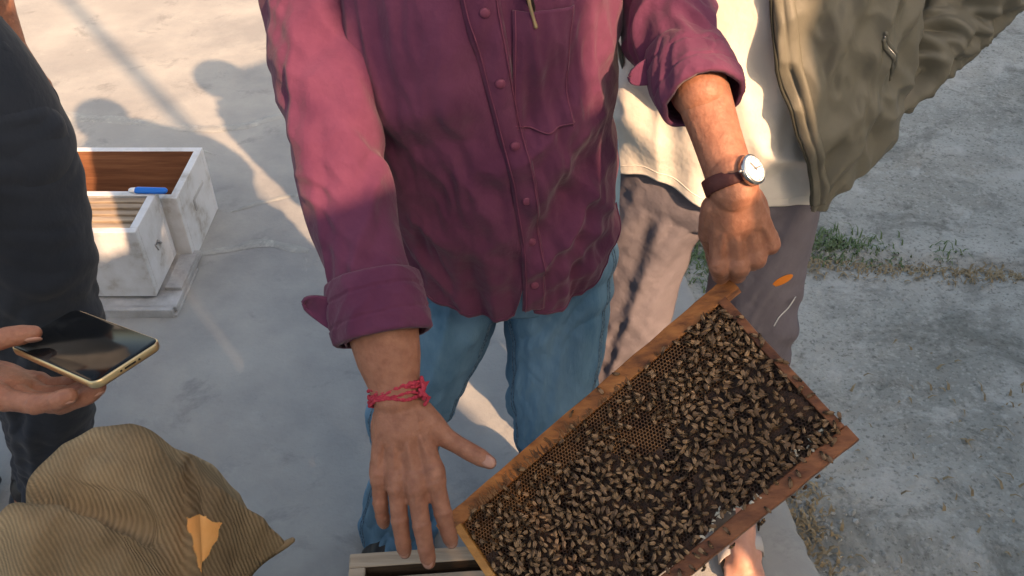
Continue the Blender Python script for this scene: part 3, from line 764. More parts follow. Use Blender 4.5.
# -- hands of A
wr = at(397, 398, 1.0); tip = at(417, 566, .985); yd = tip - wr
zd = A(0, 0, CH) - wr; zd = zd + A(-.18, 0, 0)
h1 = hand_parts(wr, yd, zd, True, 1.02, [(8, 14, 10), (4, 10, 8), (8, 14, 10), (16, 18, 12)], (-5, -1, 3, 7), thumb=[(-.022, .020, -.006), (-.046, .050, -.010), (-.072, .070, -.012), (-.092, .084, -.012)], forearm=at(383, 330, 1.005))
wl = at(734, 189, .985); yl = at(748, 268, 1.03) - wl; zl = A(0, 0, CH) - wl + A(.12, 0, .12)
h2 = hand_parts(wl, yl, zl, False, 1.02, [(48, 52, 30), (52, 56, 32), (58, 60, 32), (64, 60, 34)], (6, 3, 0, -3), thumb=[(-.022, .020, -.008), (-.034, .055, -.020), (-.030, .084, -.034), (-.018, .106, -.046)], forearm=at(702, 92, 1.0), fr=(.0265, .0275))
torso = [([A(-.01, 1.1, .90), A(-.015, 1.07, 1.10), A(-.03, 1.065, 1.32)], A(.10, .115, .11)), ([A(-.16, 1.07, 1.35), A(.10, 1.07, 1.35)], A(.05, .05)), ([A(-.03, 1.06, 1.36), A(-.03, .98, 1.50)], A(.058, .054))]
limbs = [([A(-.165, 1.07, 1.37), at(318, 0, 1.04), at(347, 200, 1.03), at(380, 318, 1.008)], A(.048, .046, .040, .036)), ([A(.11, 1.07, 1.37), A(.165, 1.07, 1.27), at(670, 28, 1.06), at(700, 92, 1.0)], A(.046, .042, .038, .034)),
         ([A(-.10, 1.11, .88), A(-.16, 1.09, .55), A(-.24, 1.16, .12)], A(.07, .05, .034)), ([A(.07, 1.11, .88), A(.075, 1.09, .52), A(.09, 1.16, .12)], A(.07, .05, .034))]
feet = foot_parts(A(-.24, 1.20, 0.012), (-.15, -1), False) + foot_parts(A(.09, 1.20, .012), (.1, -1), False)
person_body(None, ra, torso, limbs, [h1, h2], (A(-.02, .93, 1.60), (0, -.75, -.65), (0, -.65, .75)), feet, .008)
for fx_, dx in ((-.24, -.15), (.09, .1)):
    fv, ff = union(foot_parts(A(fx_, 1.21, .014), (dx, -1), False, 1.12), .008, 3); link('shoe', mesh_from('shoe', fv, ff, M['shoe']), ra)
# -- jeans
trousers('jeans', ra, M['denim'], [(-.005, 1.10, 1.0, .155, .115), (-.005, 1.10, .9, .165, .125), (0, 1.10, .80, .158, .120), (0, 1.10, .76, .14, .11)],
         [[(-.075, 1.10, .95, .085, .110), (-.090, 1.09, .80, .085, .105), (-.124, 1.075, .65, .084, .094), (-.170, 1.065, .52, .074, .080), (-.192, 1.075, .40, .062, .070), (-.215, 1.11, .25, .062, .066), (-.236, 1.13, .11, .073, .082), (-.238, 1.12, .03, .080, .098)],
          [(.070, 1.10, .95, .085, .110), (.072, 1.09, .80, .086, .105), (.073, 1.075, .65, .084, .094), (.070, 1.065, .52, .074, .080), (.071, 1.075, .40, .066, .070), (.078, 1.11, .25, .062, .066), (.088, 1.13, .11, .070, .080), (.09, 1.12, .03, .076, .096)]], 2., 1.2, (330, 150))
jn = [o for o in col.objects if o.name.startswith('jeans')][0]
LK = [[(-.075, 1.10, .95, .085, .110), (-.090, 1.09, .80, .085, .105), (-.124, 1.075, .65, .084, .094), (-.170, 1.065, .52, .074, .080), (-.192, 1.075, .40, .062, .070), (-.215, 1.11, .25, .062, .066), (-.236, 1.13, .11, .073, .082), (-.238, 1.12, .03, .080, .098)],
      [(.070, 1.10, .95, .085, .110), (.072, 1.09, .80, .086, .105), (.073, 1.075, .65, .084, .094), (.070, 1.065, .52, .074, .080), (.071, 1.075, .40, .066, .070), (.078, 1.11, .25, .062, .066), (.088, 1.13, .11, .070, .080), (.09, 1.12, .03, .076, .096)]]
for i_, k_ in enumerate(LK):
    Gs, th, sL, nn_ = loft(k_, 330, 150, (1, 0, 0), leg_fold(2. + 11 * i_, 1.2))
    for cidx in (12, 63):
        for dc_ in (0, 2):
            mb = MB(); mb.add(*tube_vf((Gs + nn_ * .0016)[::3, cidx + dc_], .0011, 5)); mb.build('seam', M['denim_seam'], jn, True)
# -- red thread bracelet
Bw = basis(yd, zd); br = empty('bracelet', at(396, 388, .99), None, None); br.parent = ra; br.matrix_parent_inverse = wm(ra).inverted()
del_ = []
for k, (oy, tl, r, s_) in enumerate(((-.010, .006, .0022, 1.04), (-.006, .009, .0024, 1.06), (-.002, -.004, .0021, 1.05), (.003, .007, .0018, 1.07), (-.013, -.003, .0019, 1.05))):
    th = np.linspace(0, 2 * math.pi, 90, endpoint=False)
    P = wr[None] + (np.cos(th)[:, None] * Bw[:, 0] * .0290 * s_ + np.sin(th)[:, None] * Bw[:, 2] * .0205 * s_) * (1 + .03 * np.sin(th * 23 + k))[:, None] + Bw[:, 1] * (oy + tl * np.cos(th + k * .4) + .0012 * np.sin(th * 5 + k * 2))[:, None]
    ring_tube('thread', P, r * (1 + .18 * np.sin(th * 26 + k)), M['thread'], br, 7)
kn = wr - Bw[:, 0] * .029 + Bw[:, 2] * .010 - Bw[:, 1] * .006
mb = MB()
for k in range(7):
    a = k * .9; p = kn + Bw[:, 1] * .006 * math.sin(a * 2.3) + Bw[:, 2] * .004 * math.cos(a * 1.7)
    mb.add(*tube_vf([p, p - Bw[:, 0] * (.006 + .003 * math.sin(a)) + Bw[:, 1] * .008 * math.cos(a), p - Bw[:, 0] * .003 + Bw[:, 1] * .012 * math.sin(a + 1)], [.0026, .003, .0022], 7))
mb.build('knot', M['thread'], br, True)
# -- wristwatch
Bl = basis(yl, zl); wa = empty('wristwatch', wl, None, None); wa.parent = ra; wa.matrix_parent_inverse = wm(ra).inverted()
fa = at(700, 92, 1.0) - wl; fa /= np.linalg.norm(fa); wc = wl + fa * .010
xb = Bl[:, 0] - (Bl[:, 0] @ fa) * fa; xb /= np.linalg.norm(xb); zb = np.cross(xb, fa); zb = zb if zb @ Bl[:, 2] > 0 else -zb
th = np.linspace(0, 2 * math.pi, 60, endpoint=False); yy = np.array([-1, -1, -.9, .9, 1, 1]) * .0088; of = np.array([-.0005, .0015, .0026, .0026, .0015, -.0005])
G = np.stack([wc + fa * y_ + (np.cos(th)[:, None] * xb * (.0292 + o_) + np.sin(th)[:, None] * zb * (.0235 + o_)) for y_, o_ in zip(yy, of)]); grid_obj('strap', G, M['leather'], wa, True)
dr = zb * .72 + xb * (.70 if (xb @ A(1, 0, 0)) > 0 else -.70); dc = wc + zb * .0205 + (xb if xb @ A(1, 0, 0) > 0 else -xb) * .0185
disc('watch_case', dc, dr, .0175, .0075, M['steel'], wa, 32, .15); d2 = dr / np.linalg.norm(dr)
disc('dial', dc + d2 * .0072, dr, .0150, .0012, M['dial'], wa, 32)
ax = np.cross(d2, fa); ax /= np.linalg.norm(ax); ay = np.cross(ax, d2)
for l_, an, w_ in ((.0085, 50, .0007), (.0115, 170, .0005)):
    v1 = ax * math.cos(R(an)) + ay * math.sin(R(an)); p_ = dc + d2 * .0086; mb = MB(); mb.add(*tube_vf([p_ - v1 * .002, p_ + v1 * l_], w_, 5)); mb.build('hand', M['hair'], wa)
for k in range(12):
    v1 = ax * math.cos(R(30 * k)) + ay * math.sin(R(30 * k)); p_ = dc + d2 * .0083; mb = MB(); mb.add(*tube_vf([p_ + v1 * .0118, p_ + v1 * .0134], .0004, 4)); mb.build('hour_mark', M['hair'], wa)
mb = MB(); mb.add(*tube_vf([dc + d2 * .004 + ax * .0175, dc + d2 * .004 + ax * .021], .0022, 8)); mb.build('crown', M['steel'], wa, True)

# =================================================================== PERSON B: open olive jacket, cream shirt
rb = empty('person', (.38, 1.32, 0), 'man in open olive jacket, cream shirt and mauve trousers behind the frame', 'person')
def tee_fold(th, z):
    x = np.cos(th)
    return -.020 * crease(n2((z + x * .12) * 9 + .6 * n2(x * 2, z * 3, 31.), x * 1.0 - z, 32.)) * (.3 + .7 * bump1(z, .95, .14)) - .008 * crease(n2(x * 3 + z * 3, z * 3, 35.)) + .006 * n2(x * 2.4, z * 6, 36.) + .007
SB = torso_fn([(.78, .345, 1.30, .195, .135), (.9, .345, 1.29, .195, .138), (1.05, .35, 1.285, .192, .138), (1.2, .352, 1.285, .200, .135), (1.33, .355, 1.295, .205, .12), (1.41, .355, 1.30, .15, .085), (1.45, .355, 1.295, .07, .062)], 2.3, tee_fold)
def hemB(th):
    x = np.cos(th); return .872 - .045 * sstep(-.9, .7, x) + .006 * np.sin(th * 5) + .01 * n2(x * 2, np.sin(th) * 2, 3.)
tb = torso_obj('shirt', SB, hemB, 1.45, M['tee'], rb, 300, 220, thick=.003)
tq = np.linspace(0, 2 * math.pi, 200, endpoint=False); ring_tube('hem', SB(tq, hemB(tq) + .016, .0012), .0010, M['tee'], tb, 6)
# jacket shell, open at the front
def jk_fold(th, z):
    x = np.cos(th)
    f = .014 * crease(n2(z * 7 + x * 3.2 + .6 * n2(x * 2, z * 4, 41.), x * 1.6 - z * 2, 42.)) + .013 * crease(n2(x * 3.6 - z * 6 + .5 * n2(x * 3, z * 5, 43.), z * 2.8 + x, 44.)) + .008 * crease(n2(x * 7 + z * 8 + .5 * n2(x * 4, z * 9, 46.), z * 11 - x * 3, 45.))
    return -f + .012 * bump1(z, .98, .10) + .006
SJ = torso_fn([(.78, .385, 1.30, .215, .170), (.88, .385, 1.30, .218, .175), (1.0, .385, 1.295, .222, .175), (1.12, .38, 1.29, .220, .168), (1.25, .375, 1.29, .222, .158), (1.35, .365, 1.30, .212, .138), (1.42, .36, 1.30, .15, .10), (1.47, .36, 1.30, .082, .075)], 2.3, jk_fold)
nvj, nuj = 300, 420
v_ = np.linspace(0, 1, nvj)[:, None]
def hemJ(s):   # s 0..1 from viewer-right front edge round the back to viewer-left edge
    return .865 + .055 * sstep(0, .16, s) + .006 * np.sin(s * 40) - .02 * bump1(s, .02, .03)
s_ = np.linspace(0, 1, nuj)[None]; zj = hemJ(s_) + (1.46 - hemJ(s_)) * v_
lo = TH0 + np.interp(zj, [.86, .92, 1.0, 1.1, 1.2, 1.35, 1.46], [.34, .26, .10, -.04, -.12, -.12, .06]); hi = TH0 + 2 * math.pi - 1.35
th_ = lo + (hi - lo) * s_
G = SJ(th_, zj, .0); jk = grid_obj('jacket', G, [M['olive']], rb, False, .006)
G2 = SJ(th_[::3, ::4], zj[::3, ::4], -.0065); grid_obj('lining', G2, M['olive_lining'], jk, False)
# quilted front facing with double stitched edge
zc = np.linspace(.868, 1.44, 200)[:, None]; e_ = np.linspace(0, 1, 13)[None]
lo2 = TH0 + np.interp(zc, [.86, .92, 1.0, 1.1, 1.2, 1.35, 1.46], [.34, .26, .10, -.04, -.12, -.12, .06])
G = SJ(lo2 - .015 + .105 * e_, zc + 0 * e_, .0050 + .0035 * np.abs(np.sin(e_ * math.pi * 2)) ** .6); grid_obj('front_facing', G, M['olive'], jk, False, .002)
P = SJ(lo2[:, 0] - .022, zc[:, 0], .004); mb = MB(); mb.add(*tube_vf(P, .0026, 6)); mb.build('zip', M['olive_lining'], jk, True)
# slanted welt pocket with a metal zip
a0, a1 = at(862, 30, 1.22), at(897, 68, 1.30)
pa = np.linspace(0, 1, 30); tht = TH0 + .55 + .28 * pa; zpk = 1.138 - .075 * pa
for nm, dz, r_, mt_ in (('pocket_welt', .004, .0032, 'olive'), ('pocket_welt', -.006, .0034, 'olive'), ('pocket_zip', -.001, .0020, 'steel')):
    mb = MB(); mb.add(*tube_vf(SJ(tht, zpk + dz, .0045), r_, 6)); mb.build(nm, M[mt_], jk, True)
# collar
th2 = np.linspace(TH0 + .3, TH0 + 2 * math.pi - .4, 60)[None]; vv = np.linspace(0, 1, 8)[:, None]
G = np.stack([.36 + (.085 + .02 * vv) * np.cos(th2), 1.295 + (.08 + .02 * vv) * np.sin(th2), 1.53 - .07 * vv + 0 * th2], -1); grid_obj('collar', G, M['olive'], jk, False, .008)
# jacket sleeves
def jsleeve(th, s, L):
    c, sn = np.cos(th), np.sin(th)
    r1 = crease(n2(s * 17 + 1.5 * c + .9 * n2(c * 1.5, s * 8, 60.), c * .9 + sn * .8, 61.)); r2 = crease(n2(s * 31 - 2 * c, c * 1.6 + sn * 1.4, 62.))
    return .012 - .030 * r1 - .016 * r2 + .003 * n2(c * 3, s * 22, 63.)
EL = at(1062, -90, 1.42)
K = [[.53, 1.31, 1.37, .075, .07], [.60, 1.33, 1.31, .072, .07], list((A(.62, 1.34, 1.28) + EL) / 2) + [.066, .066], list(EL) + [.062, .062], list(at(992, -22, 1.39)) + [.062, .062], list(at(928, 36, 1.40)) + [.064, .062], list(at(895, 72, 1.41)) + [.060, .058], list(at(868, 92, 1.42)) + [.05, .05]]
G, th, s, nn = loft(K, 420, 120, (0, 1, .2), jsleeve); grid_obj('jacket_sleeve', G, M['olive'], rb, True, .005)
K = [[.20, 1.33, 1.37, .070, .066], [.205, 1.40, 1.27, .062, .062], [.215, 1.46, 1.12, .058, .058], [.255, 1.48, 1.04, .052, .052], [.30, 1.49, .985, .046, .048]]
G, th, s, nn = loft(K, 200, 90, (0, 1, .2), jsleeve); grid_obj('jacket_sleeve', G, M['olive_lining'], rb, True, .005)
wB = A(.315, 1.492, .97); hB = hand_parts(wB, A(.6, .05, -.5), A(0, 1, .1), True, .92, [(30, 40, 25)] * 4, forearm=A(.26, 1.48, 1.03))
torso = [([A(.35, 1.30, .90), A(.35, 1.29, 1.10), A(.355, 1.30, 1.34)], A(.10, .12, .12)), ([A(.21, 1.30, 1.36), A(.50, 1.30, 1.36)], A(.05, .05)), ([A(.355, 1.30, 1.38), A(.36, 1.25, 1.54)], A(.058, .054))]
limbs = [([A(.21, 1.30, 1.36), A(.215, 1.46, 1.12), A(.30, 1.49, .985)], A(.045, .038, .032)), ([A(.50, 1.30, 1.36), EL, at(895, 72, 1.41), at(850, 105, 1.42)], A(.045, .038, .034, .036)),
         ([A(.27, 1.31, .88), A(.225, 1.29, .50), A(.17, 1.30, .12)], A(.07, .052, .034)), ([A(.43, 1.31, .88), A(.465, 1.27, .50), A(.49, 1.22, .12)], A(.07, .052, .034))]
FB = A(.487, 1.205, .022); dB = (-.06, -1)
feet = foot_parts(FB, dB) + foot_parts(A(.165, 1.30, .022), (-.1, -1))
person_body(None, rb, torso, limbs, [hB], (A(.36, 1.22, 1.63), (-.2, -.8, -.5), (0, -.4, .9)), feet, .0055, 'skin2')
BW_ = [(.345, 1.30, 1.0, .155, .11), (.345, 1.30, .9, .172, .120), (.348, 1.30, .82, .182, .135), (.35, 1.30, .775, .15, .12)]
BL_ = [[(.268, 1.30, .95, .078, .095), (.258, 1.295, .80, .095, .110), (.247, 1.29, .68, .088, .100), (.232, 1.28, .54, .082, .088), (.215, 1.28, .42, .074, .082), (.195, 1.29, .25, .068, .074), (.175, 1.31, .10, .070, .074), (.17, 1.31, .05, .07, .074)],
          [(.428, 1.30, .95, .080, .095), (.440, 1.295, .80, .100, .112), (.450, 1.285, .68, .094, .102), (.455, 1.27, .54, .086, .090), (.462, 1.26, .42, .078, .084), (.475, 1.25, .25, .070, .076), (.487, 1.25, .12, .070, .074), (.49, 1.25, .075, .070, .074)]]
pp = []
for k, q in enumerate([BW_] + BL_):
    nv_, nu_ = (60, 120) if k == 0 else (260, 130)
    Gq, th, sq, nq = loft(q, nv_, nu_, (1, 0, 0), (lambda a, b, L: 0 * a) if k == 0 else leg_fold(5. + 11 * (k - 1), 1.25))
    F = grid_faces(nv_, nu_, True).tolist(); F += [list(range(nu_))[::-1], [(nv_ - 1) * nu_ + i for i in range(nu_)]]; pp.append((Gq.reshape(-1, 3), F))
V, F = union(pp, .0042, 5); tr = link('trousers', mesh_from('trousers', V, F, M['mauve']), rb)
def sandal(heel, d):
    s = empty('sandal', heel, None, None); s.parent = rb; s.matrix_parent_inverse = wm(rb).inverted()
    d = A(*d, 0) / np.linalg.norm(d); x = A(d[1], -d[0], 0); n = 40; th = np.arange(n) / n * 2 * math.pi
    ln = .105 + 0 * th; out = np.stack([heel + d * (.105 + .145 * math.sin(t)) + x * ((.043 + .008 * math.sin(t)) * math.cos(t)) for t in th])
    G = np.stack([out * 1 + A(0, 0, z - heel[2]) for z in (.013, .020, .026, .028)]); G[3] = G[3] * .9 + G[3].mean(0) * .1; G[0] = G[0] * .96 + G[0].mean(0) * .04
    grid_obj('sole', G, M['sandal'], s, True, caps=True)
    for (b0, hh, ww) in ((.135, .066, .020), (.075, .098, .016)):
        t = np.linspace(0, math.pi, 24); P = np.stack([heel + d * (b0 + .012 * math.cos(a)) + x * (.047 * math.cos(a)) + A(0, 0, -heel[2] + .026 + (hh - .026) * math.sin(a) ** .8) for a in t])
        G = np.stack([P - d * ww, P - d * ww * .3 + A(0, 0, .003), P + d * ww * .3 + A(0, 0, .003), P + d * ww]); grid_obj('strap', G, M['strap' if b0 > .1 else 'sandal'], s, False, .003)
sandal(FB, dB); sandal(A(.165, 1.30, .022), (-.1, -1))
# printed mark and piping on the trouser leg (raised print, laid on the cloth)
G, th, s, nn = loft([(.428, 1.30, .95, .080, .095), (.440, 1.295, .80, .100, .112), (.450, 1.285, .68, .094, .102), (.455, 1.27, .54, .086, .090), (.462, 1.26, .42, .078, .084), (.475, 1.25, .25, .070, .076), (.487, 1.25, .12, .070, .074), (.49, 1.25, .075, .070, .074)], 300, 140, (1, 0, 0), leg_fold(16., 1.25))
def on_leg(px, py):
    Q = G + nn * .0022; t = Q[..., 1] * math.cos(PITCH) + (CH - Q[..., 2]) * math.sin(PITCH)
    d = (512 + FPX * Q[..., 0] / t - px) ** 2 + (288 + FPX * ((CH - Q[..., 2]) * math.cos(PITCH) - Q[..., 1] * math.sin(PITCH)) / t - py) ** 2 + 1e5 * (nn[..., 1] > .2)
    i = np.unravel_index(np.argmin(d), d.shape); return Q[i], nn[i]
c, n = on_leg(782, 280); bx = basis(A(.55, 0, .45), n); V, F = ell_vf(c, A(.0085, .020, .0012), bx, 18, 8); link('printed_mark', mesh_from('printed_mark', V, F, M['orange']), rb)
P = np.array([on_leg(*q)[0] for q in ((800, 288), (795, 298), (788, 308), (780, 317), (774, 325))]); mb = MB(); mb.add(*tube_vf(catmull(P, 20)[0], .0011, 6)); mb.build('piping', M['whiteline'], rb, True)

# =================================================================== PERSON C: dark trousers at the left, holding a phone
rc = empty('person', (-1.0, 1.18, 0), 'person in dark navy trousers and a white shirt at the left edge holding a phone', 'person')
trousers('trousers', rc, M['navy'], [(-.905, 1.20, 1.145, .135, .125), (-.890, 1.20, 1.05, .172, .145), (-.89, 1.20, .93, .198, .155), (-.89, 1.20, .86, .175, .14)],
         [[(-.835, 1.20, 1.10, .090, .125), (-.808, 1.19, .95, .114, .13), (-.812, 1.18, .75, .102, .112), (-.848, 1.16, .52, .090, .095), (-.895, 1.15, .34, .078, .084), (-.95, 1.15, .18, .066, .070), (-.995, 1.15, .07, .060, .064)],
          [(-.94, 1.21, 1.10, .105, .135), (-.97, 1.22, .95, .108, .13), (-1.02, 1.22, .75, .10, .11), (-1.09, 1.22, .52, .085, .09), (-1.15, 1.22, .34, .075, .08), (-1.19, 1.22, .18, .068, .07), (-1.21, 1.22, .07, .066, .066)]], 8., 1.5, (220, 120))
SCs = torso_fn([(1.09, -.902, 1.20, .134, .122), (1.25, -.865, 1.19, .195, .145), (1.42, -.87, 1.19, .205, .135), (1.50, -.87, 1.195, .14, .09), (1.54, -.87, 1.19, .07, .065)], 2.3, lambda th, z: .006 * ridge(np.cos(th) * 3 + z * 5, z * 4, 70.) - .003)
torso_obj('shirt', SCs, lambda th: 1.115 + .01 * np.sin(th * 3), 1.54, M['white_shirt'], rc, 120, 90)
tq = np.linspace(0, 2 * math.pi, 80, endpoint=False); Pb = np.stack([-.902 + .142 * np.cos(tq), 1.20 + .130 * np.sin(tq), 1.132 + 0 * tq], -1)
G = np.stack([Pb + A(0, 0, -.018), Pb * 1 + A(0, 0, .018)]); grid_obj('belt', G, M['navy'], rc, True, .004)
wp = at(-50, 376, .90); yp = at(70, 402, .87) - wp; zp_ = A(-.05, -.62, -.75)
h3 = hand_parts(wp, yp, zp_, True, 1.0, [(4, 14, 12), (6, 20, 16), (10, 26, 20), (14, 34, 24)], (-3, 0, 2, 4), thumb=[tuple(basis(yp, zp_).T @ (q - wp)) for q in (wp + yp * .15 + A(0, 0, .012), at(-30, 350, .875), at(8, 337, .868), at(34, 333, .872))], forearm=at(-230, 350, .98))
wh = at(8, 42, 1.47); hh = hand_parts(wh, at(46, 128, 1.47) - wh, A(.7, -.5, .2), False, 1.0, [(20, 25, 15)] * 4, forearm=at(-32, -60, 1.40))
elb = at(-330, 330, 1.15); sh_ = A(-.87, 1.05, 1.43)
torso = [([A(-.865, 1.20, 1.0), A(-.865, 1.19, 1.25), A(-.87, 1.19, 1.42)], A(.12, .12, .12)), ([A(-.87, 1.05, 1.43), A(-.87, 1.34, 1.43)], A(.055, .055)), ([A(-.87, 1.19, 1.44), A(-.85, 1.19, 1.60)], A(.056, .052))]
sh2 = A(-.85, 1.34, 1.43)
limbs = [([sh_, elb, at(-230, 350, .98)], A(.048, .042, .037)), ([sh2, at(-32, -60, 1.40)], A(.048, .036)), ([A(-.80, 1.19, .98), A(-.85, 1.16, .52), A(-.99, 1.15, .1)], A(.08, .055, .035)), ([A(-.95, 1.21, .98), A(-1.09, 1.22, .52), A(-1.21, 1.22, .1)], A(.08, .055, .035))]
feet = foot_parts(A(-1.0, 1.15, .014), (.6, -1), False) + foot_parts(A(-1.21, 1.22, .014), (.6, -1), False)
person_body(None, rc, torso, limbs, [h3, hh], (A(-.83, 1.19, 1.70), (.8, -.3, -.5), (0, 0, 1)), feet, .009)
for k, (s0, e0, w0) in enumerate(((sh_, elb, at(-200, 355, .96)), (sh2, (sh2 + at(-32, -60, 1.40)) / 2 + A(-.03, .03, 0), at(-24, 10, 1.44)))):
    sleeve('sleeve', [list(s0) + [.064, .064], list((s0 + e0) / 2) + [.058, .058], list(e0) + [.052, .052], list(e0 * .3 + w0 * .7) + [.044, .044]], M['white_shirt'], rc, 80. + k, (0, 1, 0), 90, 60)
for q in (A(-1.0, 1.16, .014), A(-1.21, 1.23, .014)):
    fv, ff = union(foot_parts(q, (.6, -1), False, 1.12), .008, 3); link('shoe', mesh_from('shoe', fv, ff, M['shoe']), rc)

# phone held by person C
Pc = [at(*q) for q in ((11, 351, .892), (79, 312, .944), (165, 347, .858), (93, 384, .806))]
ex = Pc[2] - Pc[1]; ey = Pc[1] - Pc[0]; cen = sum(Pc) / 4; bx = basis(ey, np.cross(ex, ey))      # Y = short edge dir, Z = screen normal
if bx[:, 2][2] < 0: bx = basis(-ey, -np.cross(ex, ey))
LX, LY = .150, .0755; cen = (Pc[2] + Pc[3]) / 2 - bx[:, 0] * LX / 2 * np.sign(bx[:, 0] @ ex)
ph = empty('phone', cen, 'black glass smartphone with a gold rim, lying flat in the hand at the left', 'phone')
def rrect(lx, ly, r, n=8):
    P = []
    for cx, cy, a0 in ((1, 1, 0), (-1, 1, 90), (-1, -1, 180), (1, -1, 270)):
        for k in range(n + 1): a = R(a0 + 90 * k / n); P.append((cx * (lx / 2 - r) + r * math.cos(a), cy * (ly / 2 - r) + r * math.sin(a)))
    return np.array(P)
def slab(name, rings, mt):
    G = []
    for ins, z in rings: q = rrect(LX - 2 * ins, LY - 2 * ins, max(.010 - ins, .001)); G.append(cen + (np.c_[q, np.full(len(q), z)]) @ bx.T)
    return grid_obj(name, np.array(G), mt, ph, True, caps=True)
slab('rim', [(.0012, -.0042), (0, -.003), (-.0003, 0), (0, .003), (.0010, .0040)], M['gold'])
slab('screen', [(.0012, .0038), (.0014, .0044), (.0022, .0048)], M['screen'])
slab('back_cover', [(.0022, -.0052), (.0014, -.0048), (.0012, -.0040)], M['phoneback'])
sx_ = np.sign(bx[:, 0] @ ex)
for k in range(5):
    mb = MB(); mb.box(cen + bx @ A(sx_ * (LX / 2 + .0003), -.010 + .005 * k, 0), (.0006, .0022 if k != 2 else .008, .0018), bx); mb.build('port', M['hair'], ph)

# =================================================================== the frame of bees
PF = A([-.08, .692, .683], [.252, .837, .949], [.389, .653, .879], [.056, .508, .613])
fx_ = (PF[1] - PF[0]) / .45; fx_ /= np.linalg.norm(fx_); fy_ = (PF[1] - PF[2]); fy_ -= (fy_ @ fx_) * fx_; fy_ /= np.linalg.norm(fy_); fz_ = np.cross(fx_, fy_)
FB_ = np.stack([fx_, fy_, fz_], 1); FC = PF.mean(0); FW, FH = .45, .24
frame = empty('brood_comb', FC, 'dark brood comb in a wooden frame, covered in bees, held up tilted', 'honeycomb')
fw = lambda P: np.asarray(P) @ FB_.T + FC
def fbox(name, c, s, mt, bev=.0012, disp=0):
    V, F = box_vf(c, s, None, bev); mb = MB(); mb.add(fw(V), F); return mb.build(name, M[mt], frame)
def plank(name, c, s, mt, parent=frame, n=40, tr=fw, wob=.0008, seed=0):
    """long board along local X with slightly worn, rounded edges"""
    c = A(*c); hx, hy, hz = A(*s) / 2; r = .0016; prof = []
    for sy, sz_, a0 in ((1, 1, 0), (-1, 1, 90), (-1, -1, 180), (1, -1, 270)):
        for k in (0, 45, 90): prof.append(((hy - r) * sy + r * math.cos(R(a0 + k)), (hz - r) * sz_ + r * math.sin(R(a0 + k))))
    xs = np.linspace(-hx, hx, n); G = np.array([[(x, a, b) for a, b in prof] for x in xs]); G[..., 1:] += wob * n2(G[..., 0] * 40 + seed, G[..., 1] * 60, seed)[..., None] * 1.0
    G = tr(G + c); o = grid_obj(name, G, M[mt], parent, True, caps=True)
    for p in o.data.polygons: p.use_smooth = False
    return o
plank('top_bar', (0, .109, 0), (.486, .022, .026), 'bar', seed=1)
plank('bottom_bar', (0, -.110, 0), (.452, .020, .026), 'bar2', seed=2)
def endbar(x, mt, seed):
    tr = lambda G: fw(np.stack([G[..., 1] + x, G[..., 0], G[..., 2]], -1))
    return plank('end_bar', (0, 0, 0), (.2, .011, .032), mt, tr=tr, n=30, seed=seed)
endbar(-.2185, 'barY', 3); endbar(.2185, 'bar2', 4)
# comb: real hexagonal cells
def comb_lo(x): return -.099 + .006 * noise(A(x * 14, 1., 5.)) + (.009 * math.exp(-((x - .055) / .022) ** 2))
def comb_hi(x): return .0985
cs = .0026; cp = cs * math.sqrt(3); mb = MB(); mcap = MB(); mw = MB()
hexa = [(math.cos(R(60 * k + 30)), math.sin(R(60 * k + 30))) for k in range(6)]
nx = int(.425 / cp); ny = int(.215 / (1.5 * cs))
holes = lambda x, y: noise(A(x * 22, y * 22, 3.)) > .62
Vc, Fc, Mc, nV = [], [], [], 0
for j in range(ny):
    for i in range(nx):
        x = -.2115 + (i + .5 * (j % 2)) * cp; y = -.106 + j * 1.5 * cs
        if y < comb_lo(x) or y > .099 or abs(x) > .212: continue
        zt = .0105 + .0018 * float(noise(A(x * 12, y * 12, 1.))) ; up_ = y > .045 - .02 * (x > .0) + .035 * float(noise(A(x * 9, 2., 7.)))
        dep = .007 if (up_ or noise(A(x * 30, y * 30, 9.)) > .1) else .0015
        ou = [(x + cs * a, y + cs * b, zt) for a, b in hexa]; it = [(x + cs * .80 * a, y + cs * .80 * b, zt) for a, b in hexa]; ib = [(x + cs * .76 * a, y + cs * .76 * b, zt - dep) for a, b in hexa]
        Vc += ou + it + ib; n = nV
        for k in range(6):
            k2 = (k + 1) % 6; Fc += [[n + k, n + k2, n + 6 + k2, n + 6 + k], [n + 6 + k, n + 6 + k2, n + 12 + k2, n + 12 + k]]; Mc += [1 if up_ else 0] * 2
        Fc.append([n + 12 + k for k in range(6)]); Mc.append(0); nV += 18
me = mesh_from('honeycomb', fw(np.array(Vc)), Fc, [M['wax'], M['waxcell']], Mc, smooth=False); ho = link('honeycomb', me, frame); tag(ho, kind='stuff')
# comb core, both sides
xs = np.linspace(-.213, .213, 90); G = []
for sgn in (1, -1):
    rows = []
    for v in np.linspace(0, 1, 24): rows.append([(x, comb_lo(x) * (1 - v) + .099 * v, sgn * (.0030 if sgn > 0 else .0105)) for x in xs])
    G.append(np.array(rows))
Gc = np.concatenate([G[0], G[1][::-1]]); Gc = np.concatenate([Gc, Gc[:1]]); grid_obj('comb_core', fw(Gc), M['wax'], frame)
